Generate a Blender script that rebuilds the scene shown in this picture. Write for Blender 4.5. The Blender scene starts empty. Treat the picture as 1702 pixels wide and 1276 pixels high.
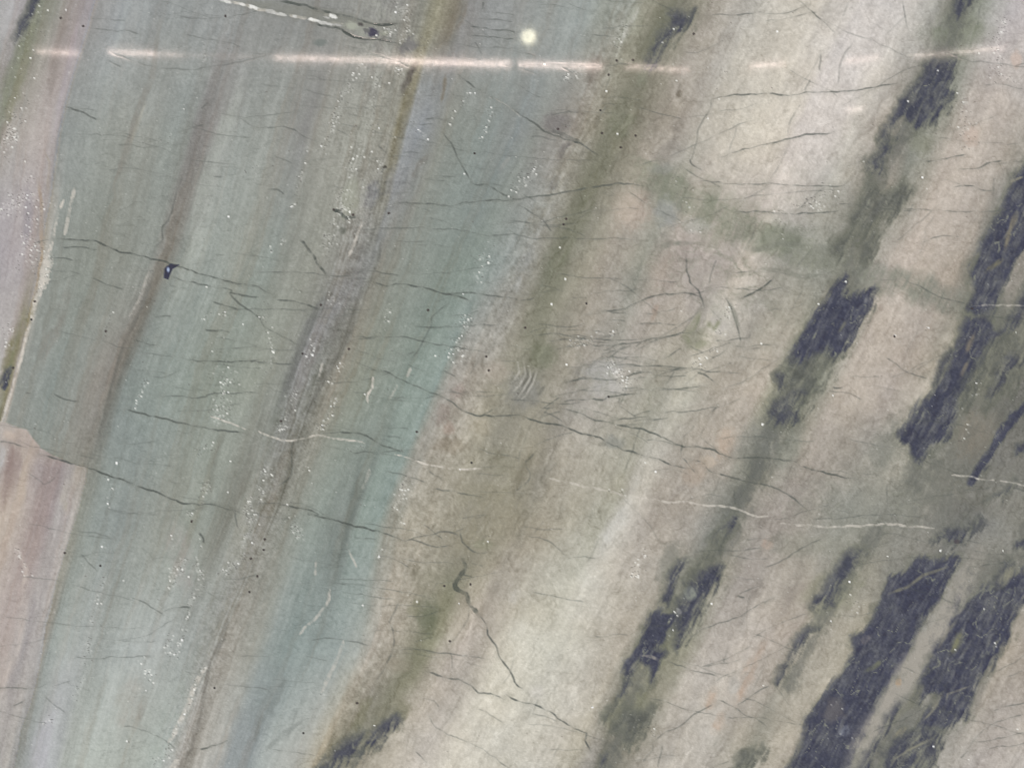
import bpy, math, random
import numpy as np

# ------------------------------------------------------------------ camera, light, exposure
sc = bpy.context.scene
COL = sc.collection
PX = 0.0007                 # one photograph pixel on the slab, in metres
W0, H0 = 1702, 1276         # photograph frame on the slab
ZC = 1.0                    # height of the frame centre
DIST = 0.95                 # camera to slab

cam_d = bpy.data.cameras.new("camera")
cam = bpy.data.objects.new("camera", cam_d)
COL.objects.link(cam)
cam.location = (0, -DIST, ZC)
cam.rotation_euler = (math.pi / 2, 0, 0)
cam_d.sensor_width = 36
cam_d.lens = 36 * DIST / (W0 * PX)
cam_d.clip_start = 0.02
cam_d.clip_end = 100
sc.camera = cam

world = bpy.data.worlds.new("World")
sc.world = world
world.use_nodes = True
bg = world.node_tree.nodes["Background"]
bg.inputs[0].default_value = (1.0, 1.0, 1.0, 1)
AMB = 1.05
bg.inputs[1].default_value = AMB

sc.cycles.filter_width = 1.0
sc.view_settings.view_transform = 'Standard'
sc.view_settings.look = 'None'
sc.view_settings.exposure = 0
sc.view_settings.gamma = 1
sc.view_settings.use_curve_mapping = False

LAMP_Y = 3.0                # the lamps hang this far in front of the slab; the polish mirrors them


def mirror_pos(px, py):
    k = 1 + LAMP_Y / DIST
    return (px - W0 / 2) * PX * k, -LAMP_Y, ZC + (H0 / 2 - py) * PX * k


def lamp_tube(x0, y0, x1, y1, thick, radiance, color):
    a = mirror_pos(x0, y0)
    b = mirror_pos(x1, y1)
    k = (1 + LAMP_Y / DIST) * PX
    ln = math.hypot(b[0] - a[0], b[2] - a[2])
    ld = bpy.data.lights.new("tube_lamp", 'AREA')
    ld.shape = 'RECTANGLE'
    ld.size = ln
    ld.size_y = thick * k
    ld.energy = radiance * math.pi * ln * thick * k
    ld.color = color
    o = bpy.data.objects.new("tube_lamp", ld)
    COL.objects.link(o)
    o.location = ((a[0] + b[0]) / 2, -LAMP_Y, (a[2] + b[2]) / 2)
    o.rotation_euler = (math.pi / 2, -math.atan2(b[2] - a[2], b[0] - a[0]), math.pi)
    from mathutils import Matrix, Vector
    ax = Vector((b[0] - a[0], 0, b[2] - a[2])).normalized()
    zz = Vector((0, -1, 0))          # a lamp shines along its -Z, towards the slab
    yy = zz.cross(ax)
    o.matrix_world = Matrix.Translation(o.location) @ Matrix((ax, yy, zz)).transposed().to_4x4()


PINK = (1.0, 0.80, 0.72)
GAIN = 3.3
for (x0, y0, x1, y1, th, rad) in (
        (62, 86, 132, 89, 7, 5.5), (180, 87, 255, 90, 9, 6.5), (255, 90, 305, 92, 5, 5), (305, 92, 455, 96, 4, 1.6),
        (455, 96, 640, 101, 8, 7.0), (640, 101, 850, 107, 11, 8.0), (862, 107, 1000, 111, 10, 7.5),
        (1040, 111, 1145, 117, 7, 6.0), (1245, 110, 1305, 106, 6, 6.5), (1402, 102, 1460, 97, 7, 4.8),
        (1520, 94, 1670, 80, 5, 4.8), (1405, 184, 1438, 180, 6, 4.0)):
    lamp_tube(x0, y0, x1, y1, th * .75, rad * GAIN, PINK)

k = (1 + LAMP_Y / DIST) * PX
ld = bpy.data.lights.new("round_lamp", 'AREA')
ld.shape = 'DISK'
ld.size = 23 * k
ld.energy = 24 * math.pi * math.pi * (11.5 * k) ** 2
ld.color = (1.0, 0.93, 0.68)
o = bpy.data.objects.new("round_lamp", ld)
COL.objects.link(o)
o.location = mirror_pos(879, 62)
o.rotation_euler = (math.pi / 2, 0, 0)

# ------------------------------------------------------------------ sampling grid on the slab face (photograph pixels)
STEP = W0 / 1024
MX, MY = 360, 300


def axis(n, m):
    inner = np.arange(0, int(round(n / STEP)) + 1) * STEP
    out = np.linspace(m, 8, int(m / 8))
    return np.concatenate([-out, inner, inner[-1] + out[::-1]])


xs = axis(W0, MX)
ys = axis(H0, MY)
X, Y = np.meshgrid(xs, ys)
NY, NX = X.shape

rng = np.random.RandomState(7)
LAT = rng.rand(512, 512).astype(np.float64)


def vnoise(x, y, seed):
    x = x + seed * 37.31
    y = y + seed * 91.73
    xi = np.floor(x)
    yi = np.floor(y)
    fx = x - xi
    fy = y - yi
    fx = fx * fx * fx * (fx * (fx * 6 - 15) + 10)
    fy = fy * fy * fy * (fy * (fy * 6 - 15) + 10)
    xi = xi.astype(np.int64) & 511
    yi = yi.astype(np.int64) & 511
    x1 = (xi + 1) & 511
    y1 = (yi + 1) & 511
    a = LAT[yi, xi]
    b = LAT[yi, x1]
    c = LAT[y1, xi]
    d = LAT[y1, x1]
    return (a + (b - a) * fx) + ((c + (d - c) * fx) - (a + (b - a) * fx)) * fy


def fbm(x, y, seed, octv=4, gain=0.5):
    s = 0
    amp = 1.0
    tot = 0
    for i in range(octv):
        s = s + amp * vnoise(x, y, seed + i * 3)
        tot += amp
        amp *= gain
        x = x * 2.03
        y = y * 2.03
    return (s / tot - 0.5) * 2         # about -1..1


# ------------------------------------------------------------------ band coordinates: u runs across the layers, v along them
ISO_Y = [-300, 0, 213, 425, 640, 855, 1066, 1276, 1576]
ISO = [(-230, [0, -90, -150, -190, -230, -290, -360, -420, -520]),
       (22, [240, 157, 99, 71, 22, -40, -110, -170, -260]),
       (185, [480, 400, 335, 272, 185, 130, 70, 24, -40]),
       (535, [800, 720, 665, 610, 535, 462, 372, 300, 200]),
       (735, [1130, 1020, 950, 830, 735, 642, 605, 515, 400]),
       (870, [1260, 1125, 1025, 930, 870, 800, 705, 580, 440]),
       (1315, [1720, 1600, 1510, 1425, 1315, 1220, 1085, 1000, 860]),
       (1570, [1900, 1800, 1745, 1665, 1570, 1495, 1440, 1330, 1180]),
       (1800, [2150, 2000, 1950, 1880, 1800, 1720, 1640, 1545, 1400]),
       (2200, [2550, 2400, 2350, 2280, 2200, 2120, 2040, 1945, 1800])]
iso_u = np.array([a for a, _ in ISO], float)
fy_ = np.arange(-310, 1590, 1.0)
ker = np.ones(81) / 81
iso_f = []
for _, xx in ISO:
    f = np.interp(fy_, ISO_Y, xx)
    f = np.convolve(np.pad(f, 40, mode='edge'), ker, mode='valid')
    iso_f.append(f)
iso_f = np.array(iso_f)


def u_of(x, y):
    ix = np.array([np.interp(y, fy_, f) for f in iso_f])
    return np.interp(x, ix, iso_u)


U = np.empty_like(X)
for j in range(NY):
    U[j] = u_of(xs, ys[j])
V = Y

R_ = {}
R_[25] = [(0, 165, 158, 148), (15, 175, 168, 160), (33, 165, 155, 148), (45, 122, 118, 102), (60, 140, 140, 115), (85, 150, 146, 125), (110, 160, 148, 135), (145, 160, 148, 142), (158, 150, 152, 152), (200, 148, 155, 158), (210, 158, 166, 168), (245, 148, 155, 156), (300, 145, 152, 152), (370, 148, 154, 154), (440, 142, 146, 144), (520, 138, 142, 140), (600, 145, 148, 144), (650, 140, 142, 140), (700, 138, 140, 130), (725, 145, 143, 120), (755, 125, 120, 105), (775, 140, 145, 146), (830, 145, 150, 150), (900, 150, 158, 156), (970, 148, 158, 156), (1000, 150, 155, 145), (1040, 152, 155, 145), (1070, 145, 145, 125), (1100, 125, 120, 105), (1120, 112, 108, 104), (1150, 135, 130, 115), (1175, 165, 155, 145), (1250, 180, 173, 163), (1340, 188, 178, 165), (1420, 190, 181, 177), (1500, 187, 179, 175), (1540, 170, 165, 158), (1570, 145, 142, 132), (1590, 125, 124, 118), (1620, 140, 142, 128), (1650, 165, 160, 155), (1680, 178, 168, 168), (1702, 180, 170, 170)]
R_[215] = [(0, 150, 142, 122), (10, 165, 155, 138), (40, 176, 165, 150), (80, 180, 165, 152), (95, 165, 152, 142), (105, 140, 148, 146), (160, 150, 158, 154), (200, 146, 152, 146), (240, 148, 154, 148), (290, 142, 152, 148), (315, 138, 145, 140), (325, 132, 132, 130), (350, 138, 137, 134), (370, 150, 154, 150), (400, 150, 158, 154), (460, 150, 156, 150), (510, 140, 142, 140), (530, 150, 152, 144), (600, 152, 154, 144), (650, 150, 150, 138), (660, 130, 125, 100), (672, 135, 130, 105), (680, 145, 150, 155), (700, 140, 148, 155), (720, 140, 146, 146), (740, 142, 148, 140), (800, 136, 148, 144), (860, 135, 145, 146), (890, 140, 145, 140), (920, 143, 140, 134), (950, 158, 150, 141), (980, 150, 142, 125), (1020, 135, 130, 105), (1050, 138, 130, 110), (1080, 158, 146, 132), (1130, 160, 148, 135), (1160, 182, 172, 158), (1250, 194, 183, 167), (1310, 196, 184, 169), (1330, 196, 184, 177), (1390, 192, 181, 174), (1420, 186, 177, 166), (1460, 165, 152, 140), (1490, 140, 130, 122), (1530, 130, 130, 118), (1560, 145, 142, 128), (1590, 178, 164, 152), (1640, 172, 158, 148), (1702, 168, 158, 148)]
R_[425] = [(0, 168, 155, 150), (40, 172, 158, 150), (62, 165, 150, 135), (72, 160, 152, 138), (80, 170, 168, 160), (88, 140, 148, 142), (150, 138, 146, 138), (200, 140, 146, 138), (250, 142, 150, 144), (262, 138, 140, 134), (280, 130, 130, 122), (300, 138, 146, 140), (315, 158, 166, 158), (350, 148, 158, 152), (400, 150, 158, 150), (450, 138, 150, 144), (480, 140, 146, 138), (520, 148, 152, 142), (570, 145, 146, 140), (600, 130, 132, 130), (620, 128, 132, 130), (640, 135, 138, 130), (680, 138, 148, 142), (740, 130, 144, 138), (790, 130, 146, 140), (820, 138, 150, 146), (850, 145, 152, 148), (880, 150, 150, 145), (900, 155, 152, 140), (925, 118, 120, 95), (940, 122, 124, 98), (960, 150, 146, 128), (1000, 160, 148, 134), (1040, 162, 152, 138), (1075, 148, 145, 130), (1110, 165, 150, 140), (1150, 165, 152, 145), (1185, 172, 158, 150), (1240, 185, 170, 158), (1270, 175, 165, 155), (1320, 152, 148, 138), (1370, 135, 135, 125), (1400, 128, 126, 118), (1425, 150, 138, 128), (1445, 124, 120, 112), (1460, 160, 152, 142), (1500, 178, 162, 150), (1560, 180, 165, 152), (1600, 170, 155, 140), (1625, 116, 114, 106), (1702, 150, 140, 130)]
R_[640] = [(0, 175, 165, 150), (12, 140, 130, 90), (22, 180, 168, 155), (28, 142, 148, 142), (90, 138, 150, 146), (130, 142, 148, 142), (150, 140, 138, 130), (175, 138, 134, 126), (195, 118, 122, 116), (210, 130, 142, 138), (280, 140, 154, 148), (350, 140, 152, 142), (420, 148, 156, 144), (460, 140, 146, 138), (480, 120, 128, 122), (500, 132, 136, 134), (520, 132, 136, 130), (535, 115, 116, 108), (550, 150, 148, 138), (590, 140, 148, 138), (630, 135, 148, 142), (680, 135, 154, 150), (725, 138, 156, 152), (745, 158, 152, 143), (775, 158, 149, 136), (800, 168, 158, 142), (830, 150, 142, 122), (860, 140, 135, 122), (900, 145, 138, 124), (950, 158, 150, 140), (1000, 172, 164, 156), (1050, 165, 158, 146), (1090, 162, 155, 138), (1150, 172, 165, 150), (1200, 172, 160, 145), (1270, 175, 160, 145), (1290, 150, 145, 125), (1320, 120, 120, 110), (1350, 124, 126, 110), (1375, 150, 145, 130), (1400, 180, 165, 150), (1480, 175, 160, 148), (1540, 178, 165, 148), (1560, 160, 152, 132), (1600, 116, 114, 106), (1650, 118, 112, 102), (1702, 112, 108, 102)]
R_[855] = [(134, 140, 146, 140), (160, 140, 152, 152), (200, 138, 150, 152), (250, 145, 154, 152), (320, 145, 154, 148), (350, 142, 152, 148), (385, 122, 126, 120), (400, 150, 156, 150), (440, 140, 140, 132), (480, 140, 146, 140), (530, 140, 154, 150), (570, 130, 142, 140), (590, 122, 134, 132), (600, 136, 154, 150), (635, 138, 156, 153), (650, 152, 154, 146), (680, 165, 158, 142), (740, 160, 152, 135), (780, 155, 146, 125), (800, 148, 138, 115), (850, 152, 142, 118), (880, 150, 142, 125), (900, 160, 150, 132), (960, 168, 160, 142), (1010, 165, 160, 142), (1035, 182, 175, 165), (1080, 170, 158, 146), (1150, 158, 148, 138), (1190, 138, 135, 128), (1220, 118, 117, 110), (1240, 160, 150, 140), (1300, 160, 148, 138), (1350, 148, 140, 128), (1400, 138, 136, 126), (1480, 132, 130, 122), (1550, 135, 130, 122), (1600, 122, 118, 112), (1650, 132, 128, 120), (1702, 128, 124, 116)]
R_[1065] = [(73, 150, 146, 140), (85, 145, 155, 155), (100, 158, 168, 168), (140, 160, 168, 170), (165, 148, 156, 156), (200, 158, 168, 170), (260, 162, 170, 172), (320, 152, 160, 160), (350, 150, 154, 148), (380, 160, 156, 148), (430, 152, 156, 150), (450, 140, 152, 152), (480, 136, 152, 152), (560, 146, 160, 160), (600, 160, 166, 162), (620, 170, 164, 155), (650, 165, 155, 140), (680, 160, 152, 132), (705, 134, 132, 104), (720, 140, 137, 110), (740, 165, 155, 138), (770, 172, 158, 146), (820, 176, 166, 152), (850, 186, 179, 163), (920, 191, 185, 169), (990, 184, 175, 160), (1040, 170, 158, 142), (1065, 130, 126, 112), (1110, 135, 132, 110), (1140, 150, 145, 125), (1170, 176, 164, 152), (1260, 178, 164, 152), (1320, 165, 150, 138), (1345, 158, 148, 134), (1400, 170, 160, 142), (1420, 160, 150, 132), (1440, 124, 120, 112), (1520, 120, 118, 112), (1545, 165, 158, 148), (1570, 155, 148, 138), (1595, 122, 118, 112), (1660, 122, 118, 110), (1680, 165, 152, 138), (1702, 168, 155, 142)]
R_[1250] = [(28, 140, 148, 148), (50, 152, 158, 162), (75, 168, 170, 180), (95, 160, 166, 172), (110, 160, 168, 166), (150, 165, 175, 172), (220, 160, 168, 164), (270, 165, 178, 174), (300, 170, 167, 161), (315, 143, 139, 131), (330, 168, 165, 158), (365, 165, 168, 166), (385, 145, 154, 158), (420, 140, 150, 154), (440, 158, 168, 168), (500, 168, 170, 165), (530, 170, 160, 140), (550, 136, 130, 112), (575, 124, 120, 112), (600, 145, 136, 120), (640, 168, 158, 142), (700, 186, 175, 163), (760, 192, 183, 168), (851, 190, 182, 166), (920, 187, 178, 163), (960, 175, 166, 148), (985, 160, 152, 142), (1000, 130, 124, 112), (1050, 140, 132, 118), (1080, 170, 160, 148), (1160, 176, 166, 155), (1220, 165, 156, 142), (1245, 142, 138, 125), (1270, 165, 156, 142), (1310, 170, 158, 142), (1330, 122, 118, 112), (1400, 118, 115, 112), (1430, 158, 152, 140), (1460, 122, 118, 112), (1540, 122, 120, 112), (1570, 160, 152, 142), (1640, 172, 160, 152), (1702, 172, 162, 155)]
ROWS = sorted(R_)
UG = np.arange(-300, 2250, 2.0)


def table(rows):
    out = []
    for y in sorted(rows):
        a = np.array(rows[y], float)
        uu = u_of(a[:, 0], float(y))
        out.append(np.stack([np.interp(UG, uu, a[:, 1 + c]) for c in range(3)], -1))
    return np.array(out)


def lookup(tbl, rows, u, v):
    r = np.array(sorted(rows), float)
    t = np.interp(v, r, np.arange(len(r)))
    i = np.minimum(t.astype(int), len(r) - 2)
    f = (t - i)[..., None]
    g = np.clip((u - UG[0]) / 2.0, 0, len(UG) - 1.001)
    gi = g.astype(int)
    gf = (g - gi)[..., None]
    a = tbl[i, gi] * (1 - gf) + tbl[i, gi + 1] * gf
    b = tbl[i + 1, gi] * (1 - gf) + tbl[i + 1, gi + 1] * gf
    return a * (1 - f) + b * f


wu = 6 * fbm(X / 60, Y / 95, 1, 4) + 2.5 * fbm(U / 9, V / 40, 5, 3)
right = np.clip((U - 700) / 150, 0, 1)
wu = wu * (0.45 + 0.9 * right)
wv = 26 * fbm(X / 80, Y / 80, 9, 3)
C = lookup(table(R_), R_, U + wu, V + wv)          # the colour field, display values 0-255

ID = np.zeros(X.shape, np.int32)                   # which part each grid point belongs to
PARTS = []                                         # (name, finish)
HGT = np.zeros(X.shape)                            # relief in photograph pixels


def new_part(name, finish):
    PARTS.append((name, finish))
    return len(PARTS) - 1


P_GREEN = new_part("green_layer", "polish")
P_CREAM = new_part("cream_layer", "polish")
P_PINK = new_part("pink_layer", "polish")
P_OLIVE = new_part("olive_layer", "polish")
bnd = U + wu
ID[bnd > 735] = P_OLIVE
ID[bnd > 905] = P_CREAM
ID[bnd < 22] = P_PINK


def win(x0, y0, x1, y1):
    a = np.searchsorted(xs, x0)
    b = np.searchsorted(xs, x1)
    c = np.searchsorted(ys, y0)
    d = np.searchsorted(ys, y1)
    return slice(max(c, 0), max(d, c + 1)), slice(max(a, 0), max(b, a + 1))


TX = (0, 425, 850, 1272)
TY = (0, 425, 846)
ZF = 430 / 1276


def P(c, r, *pts):
    """points read in one enlarged sixth of the slab -> slab pixels"""
    return [(TX[c] + pts[i] * ZF, TY[r] + pts[i + 1] * ZF) for i in range(0, len(pts), 2)]


def sd_poly(pts, x, y):
    d = np.full(x.shape, 1e9)
    s = np.ones(x.shape)
    n = len(pts)
    for i in range(n):
        ax, ay = pts[i]
        bx, by = pts[i - 1]
        ex, ey = bx - ax, by - ay
        wx, wy = x - ax, y - ay
        t = np.clip((wx * ex + wy * ey) / (ex * ex + ey * ey + 1e-9), 0, 1)
        d = np.minimum(d, (wx - ex * t) ** 2 + (wy - ey * t) ** 2)
        c1 = y >= ay
        c2 = y < by
        c3 = ex * wy > ey * wx
        s = np.where((c1 & c2 & c3) | (~c1 & ~c2 & ~c3), -s, s)
    return s * np.sqrt(d)


def smooth(a, b, x):
    t = np.clip((x - a) / (b - a), 0, 1)
    return t * t * (3 - 2 * t)


def mix(w, col, m):
    m = m[..., None]
    C[w] = C[w] * (1 - m) + np.asarray(col, float) * m


# shared noise fields
N_EDGE_X = fbm(X / 26, Y / 26, 21, 4)
N_EDGE_Y = fbm(X / 26, Y / 26, 33, 4)
N_STREAK = fbm((U + 3 * N_EDGE_X) / 7, V / 55, 41, 4, 0.6)
N_FINE = fbm(X / 5, Y / 5, 51, 3, 0.7)
N_BLOT = fbm(X / 38, Y / 38, 61, 5, 0.6)
N_MID = fbm((X + 6 * N_EDGE_X) / 13, (Y + 6 * N_EDGE_Y) / 15, 57, 4, 0.65)
N_CRK = fbm(X / 14, Y / 14, 71, 3)
# streaks that follow the slanted dark seams (about 26 degrees off vertical)
ca, sa = math.cos(math.radians(27)), math.sin(math.radians(27))
SA = X * ca + Y * sa
SB = -X * sa + Y * ca
N_SEAM = fbm((SA + 4 * N_EDGE_Y) / 6, SB / 34, 81, 4, 0.62)


def blob(cx, cy, rx, ry, col, a, rot=0.0, rough=0.5):
    w = win(cx - 1.6 * max(rx, ry), cy - 1.6 * max(rx, ry), cx + 1.6 * max(rx, ry), cy + 1.6 * max(rx, ry))
    c, s = math.cos(math.radians(rot)), math.sin(math.radians(rot))
    dx, dy = X[w] - cx, Y[w] - cy
    d = np.sqrt(((dx * c + dy * s) / rx) ** 2 + ((-dx * s + dy * c) / ry) ** 2) + rough * (N_BLOT[w] * 0.7 + N_MID[w] * .55 + N_FINE[w] * .25)
    mix(w, col, a * smooth(1.15, 0.35, d))


def dist_line(pts, pad):
    p = np.array(pts, float)
    w = win(p[:, 0].min() - pad, p[:, 1].min() - pad, p[:, 0].max() + pad, p[:, 1].max() + pad)
    x, y = X[w], Y[w]
    d = np.full(x.shape, 1e9)
    tt = np.zeros(x.shape)
    seg = np.hypot(np.diff(p[:, 0]), np.diff(p[:, 1]))
    cum = np.concatenate([[0], np.cumsum(seg)])
    for i in range(len(p) - 1):
        ax, ay = p[i]
        ex, ey = p[i + 1] - p[i]
        t = np.clip(((x - ax) * ex + (y - ay) * ey) / (ex * ex + ey * ey + 1e-9), 0, 1)
        q = np.hypot(x - ax - ex * t, y - ay - ey * t)
        m = q < d
        d = np.where(m, q, d)
        tt = np.where(m, (cum[i] + t * seg[i]) / cum[-1], tt)
    return w, d, tt


def wiggle(pts, amp=1.0):
    """a spline through the points, resampled every few pixels and shaken a little"""
    p = np.array(pts, float)
    p = np.concatenate([[2 * p[0] - p[1]], p, [2 * p[-1] - p[-2]]])
    out = []
    for i in range(1, len(p) - 2):
        n = max(2, int(np.hypot(*(p[i + 1] - p[i])) / 5))
        t = (np.arange(n) / n)[:, None]
        out.append(.5 * (2 * p[i] + (p[i + 1] - p[i - 1]) * t + (2 * p[i - 1] - 5 * p[i] + 4 * p[i + 1] - p[i + 2]) * t ** 2
                         + (3 * p[i] - p[i - 1] - 3 * p[i + 1] + p[i + 2]) * t ** 3))
    q = np.concatenate(out + [p[-2:-1]])
    k = np.array((.25, .5, .25))
    for c in range(2):
        j = rng.randn(len(q)) * 1.5
        jl = np.convolve(np.pad(rng.randn(len(q)) * 3.0, 3, mode='edge'), np.ones(7) / 7, mode='valid')
        q[:, c] += amp * (np.convolve(np.pad(j, 1, mode='edge'), k, mode='valid') * .55 + jl * .9) * (1.0 if c else .8)
    return [tuple(v) for v in q]


def band(pts, width, col, a, soft=0.7, taper=0.35, streak=0.4):
    """a soft stripe of another colour in the stone"""
    w, d, t = dist_line(pts, width * 1.8)
    wd = width * (1 - taper + taper * np.sin(np.pi * np.clip(t, 0.02, 0.98)))
    d = d + N_EDGE_X[w] * width * 0.3 + N_MID[w] * width * .22
    end = .25 + .75 * smooth(0, .2, t) * smooth(1, .8, t)
    m = smooth(1 + soft, 1 - soft, d / (wd * 0.5)) * np.clip(.85 + streak * 1.6 * N_STREAK[w] + 0.5 * N_BLOT[w] + .5 * N_MID[w], 0, 1.4) * end
    mix(w, col, np.clip(a * m, 0, 1))


# ------------------------------------------------------------------ pink layer below the fault, lower left
FAULT = [(-400, 690), (0, 700), (44, 715), (67, 745), (88, 759), (145, 777), (131, 855), (115, 897), (98, 954), (78, 1035),
         (66, 1106), (54, 1156), (34, 1217), (24, 1276), (-30, 1600), (-400, 1600)]
RP = {}
RP[715] = [(0, 178, 164, 148), (40, 180, 162, 145)]
RP[775] = [(0, 172, 160, 150), (10, 168, 150, 138), (22, 158, 136, 124), (35, 162, 142, 130), (42, 182, 164, 145), (60, 166, 150, 142), (100, 160, 145, 140), (120, 164, 154, 145), (128, 172, 160, 144), (140, 166, 156, 140)]
RP[855] = [(-60, 186, 168, 148), (0, 188, 168, 148), (30, 182, 165, 150), (60, 165, 148, 142), (85, 164, 148, 144), (95, 171, 162, 156), (110, 171, 160, 154), (122, 178, 168, 158), (130, 150, 146, 132)]
RP[1065] = [(-60, 176, 160, 150), (0, 178, 160, 150), (35, 180, 168, 160), (45, 166, 156, 151), (60, 173, 165, 159), (75, 164, 159, 154)]
RP[1250] = [(-60, 170, 160, 150), (0, 166, 160, 154), (15, 170, 162, 152), (26, 156, 152, 146)]
w = win(-400, 650, 190, 1600)
sd = sd_poly(FAULT, X[w] + 2.0 * N_EDGE_X[w], Y[w] + 3 * N_EDGE_Y[w])
pinkc = lookup(table(RP), RP, U[w] + wu[w], V[w] + wv[w] * 0.5)
m = smooth(2.5, -2.5, sd)
C[w] = C[w] * (1 - m[..., None]) + pinkc * m[..., None]
sub = ID[w]
sub[m > 0.5] = P_PINK
sub[(m <= 0.5) & (bnd[w] < 735) & (Y[w] > 705)] = P_GREEN
ID[w] = sub

# ------------------------------------------------------------------ layered grain
lum = 4.5 * N_STREAK + 4.5 * N_FINE + 3.5 * N_MID
lum = lum + (7.5 * N_BLOT + 3.5 * N_SEAM + 4.0 * N_MID + 2.0 * N_FINE) * right + 2.5 * N_BLOT * (1 - right)
C += lum[..., None]
tint = fbm(X / 70, Y / 70, 91, 4) * (0.4 + right)
C += tint[..., None] * np.array([1.6, 0.1, -2.0])

# soft colour passages
OL = (132, 133, 108)
for dy, wd_, al in ((0, 70, .5), (-12, 20, .42), (14, 18, .36), (4, 9, .3), (-24, 8, .3)):
    band([(x_, y_ + dy) for x_, y_ in P(2, 0, 520, 820, 700, 880, 800, 940, 900, 1000, 1000, 1060, 1100, 1110, 1276, 1190) + P(3, 0, 150, 1240, 300, 1270)], wd_, (130, 132, 112), al)
band(P(3, 0, 150, 1230, 330, 1276) + P(3, 1, 520, 110, 700, 130, 800, 170, 900, 220, 1000, 250, 1276, 330), 44, (130, 130, 117), .7)
band(P(3, 0, 800, 180, 950, 130, 1100, 160), 46, (126, 130, 110), .6)
blob(1052, 350, 38, 44, (184, 164, 148), .75)
blob(1108, 352, 26, 34, (150, 152, 150), .6)
blob(1155, 375, 30, 16, (178, 176, 170), .45)
blob(1100, 280, 26, 14, (150, 150, 142), .5)
blob(1300, 395, 60, 26, (120, 124, 108), .5)
blob(1385, 425, 50, 30, (118, 118, 108), .45)
band(P(1, 0, 860, 330, 820, 480, 760, 600, 720, 750, 690, 860), 22, (140, 148, 151), .5)
blob(615, 325, 16, 26, (128, 132, 138), .7, 20)
blob(655, 300, 16, 30, (132, 136, 140), .5, 20)
band(P(1, 1, 560, 30, 470, 170, 330, 330, 250, 480, 210, 600, 150, 720), 34, (138, 140, 143), .75)
band(P(1, 1, 390, 130, 300, 280, 235, 410, 190, 540, 110, 740), 12, (104, 108, 106), .65)
band(P(1, 1, 560, 110, 500, 230, 440, 430, 350, 580, 260, 760, 200, 880), 11, (104, 105, 100), .55)
band(P(1, 1, 480, 150, 400, 330, 370, 440), 8, (112, 108, 104), .5)
band(P(1, 1, 190, 880, 175, 1000, 150, 1130, 120, 1230), 10, (104, 104, 96), .6)
band(P(1, 1, 560, 900, 520, 1000, 490, 1150, 470, 1276) + P(1, 2, 465, 60, 440, 130, 410, 280, 390, 380), 12, (112, 124, 122), .6)
band(P(1, 2, 400, 60, 370, 200, 340, 330), 12, (112, 124, 122), .5)
band(P(1, 2, 170, 800, 90, 960, 20, 1050, 0, 1140), 10, (116, 125, 124), .4)
band(P(1, 2, 240, 1030, 150, 1100, 30, 1200), 9, (124, 132, 131), .35)
band(P(1, 0, 780, 400, 740, 560, 700, 700, 650, 800), 10, (126, 123, 106), .45)
band(P(1, 0, 790, 320, 760, 370, 715, 470), 12, (92, 88, 84), .75)
band(P(1, 0, 1040, 0, 1000, 100, 940, 170, 880, 260), 18, (122, 115, 100), .45)
band(P(1, 0, 935, 370, 930, 440, 915, 510), 8, (118, 110, 92), .6)
band(P(1, 0, 860, 760, 800, 810, 780, 890), 10, (118, 116, 108), .5)
band(P(0, 0, 1120, 200, 1080, 330, 1040, 470, 960, 760, 900, 900), 15, (128, 127, 124), .5)
band(P(0, 0, 790, 100, 750, 380, 690, 520, 640, 680, 590, 850, 540, 950), 9, (134, 132, 124), .55)
band(P(0, 0, 720, 500, 640, 720), 6, (164, 162, 148), .4)
band(P(0, 0, 1200, 400, 1130, 600, 1060, 750, 980, 960, 920, 1200), 22, (160, 168, 160), .45)
band(P(0, 1, 780, 30, 700, 250, 610, 430, 560, 600, 520, 780, 470, 960, 430, 1040), 7, (108, 112, 108), .6, streak=.3)
band(P(0, 1, 740, 70, 660, 260, 560, 470, 510, 640, 440, 850), 15, (143, 142, 136), .45)
band(P(0, 1, 340, 130, 300, 330, 240, 420, 200, 560), 16, (132, 132, 124), .5)
band(P(0, 1, 1100, 870, 1060, 1000, 1030, 1190), 10, (120, 124, 116), .6)
band(P(0, 1, 1240, 1040, 1180, 1200), 10, (118, 120, 112), .6)
band(P(1, 0, 1190, 850, 1260, 770), 8, (158, 162, 158), .4)
band(P(2, 0, 230, 800, 260, 730, 300, 700), 10, (102, 98, 96), .6)
band(P(2, 0, 190, 940, 240, 860), 10, (100, 98, 96), .5)
blob(925, 205, 28, 18, (122, 118, 118), .6)
blob(985, 118, 14, 30, (118, 110, 100), .5, 15)
band(P(2, 0, 640, 20, 560, 170, 520, 260), 7, (178, 176, 168), .5)
band(P(2, 0, 540, 450, 510, 500), 5, (188, 180, 168), .6)
band(P(2, 0, 840, 445, 815, 480), 8, (118, 106, 92), .6)
blob(1066, 125, 12, 20, (122, 130, 104), .6)
blob(1030, 205, 24, 32, (118, 124, 96), .6, 15)
blob(1100, 190, 30, 30, (128, 118, 104), .35)
for q, wd_, al, c_ in (([(1150, -40), (1090, 80), (1030, 200), (985, 300), (940, 410), (905, 520), (880, 610), (850, 720), (800, 830), (760, 900)], 130, .55, (144, 137, 121)),
                       ([(1130, -20), (1080, 90), (1020, 210), (970, 320), (930, 420), (900, 520), (885, 600)], 50, .5, (120, 118, 98)),
                       ([(720, 960), (705, 1040), (680, 1110), (620, 1180), (570, 1260)], 60, .35, (132, 128, 106))):
    w, d, t = dist_line(q, wd_)
    d = d + wd_ * (.30 * N_BLOT[w] + .2 * N_SEAM[w] + .2 * N_MID[w])
    mix(w, c_, np.clip(al * smooth(.62, .1, d / wd_) * np.clip(.9 + .8 * N_SEAM[w], .2, 1.3), 0, 1))
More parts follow.
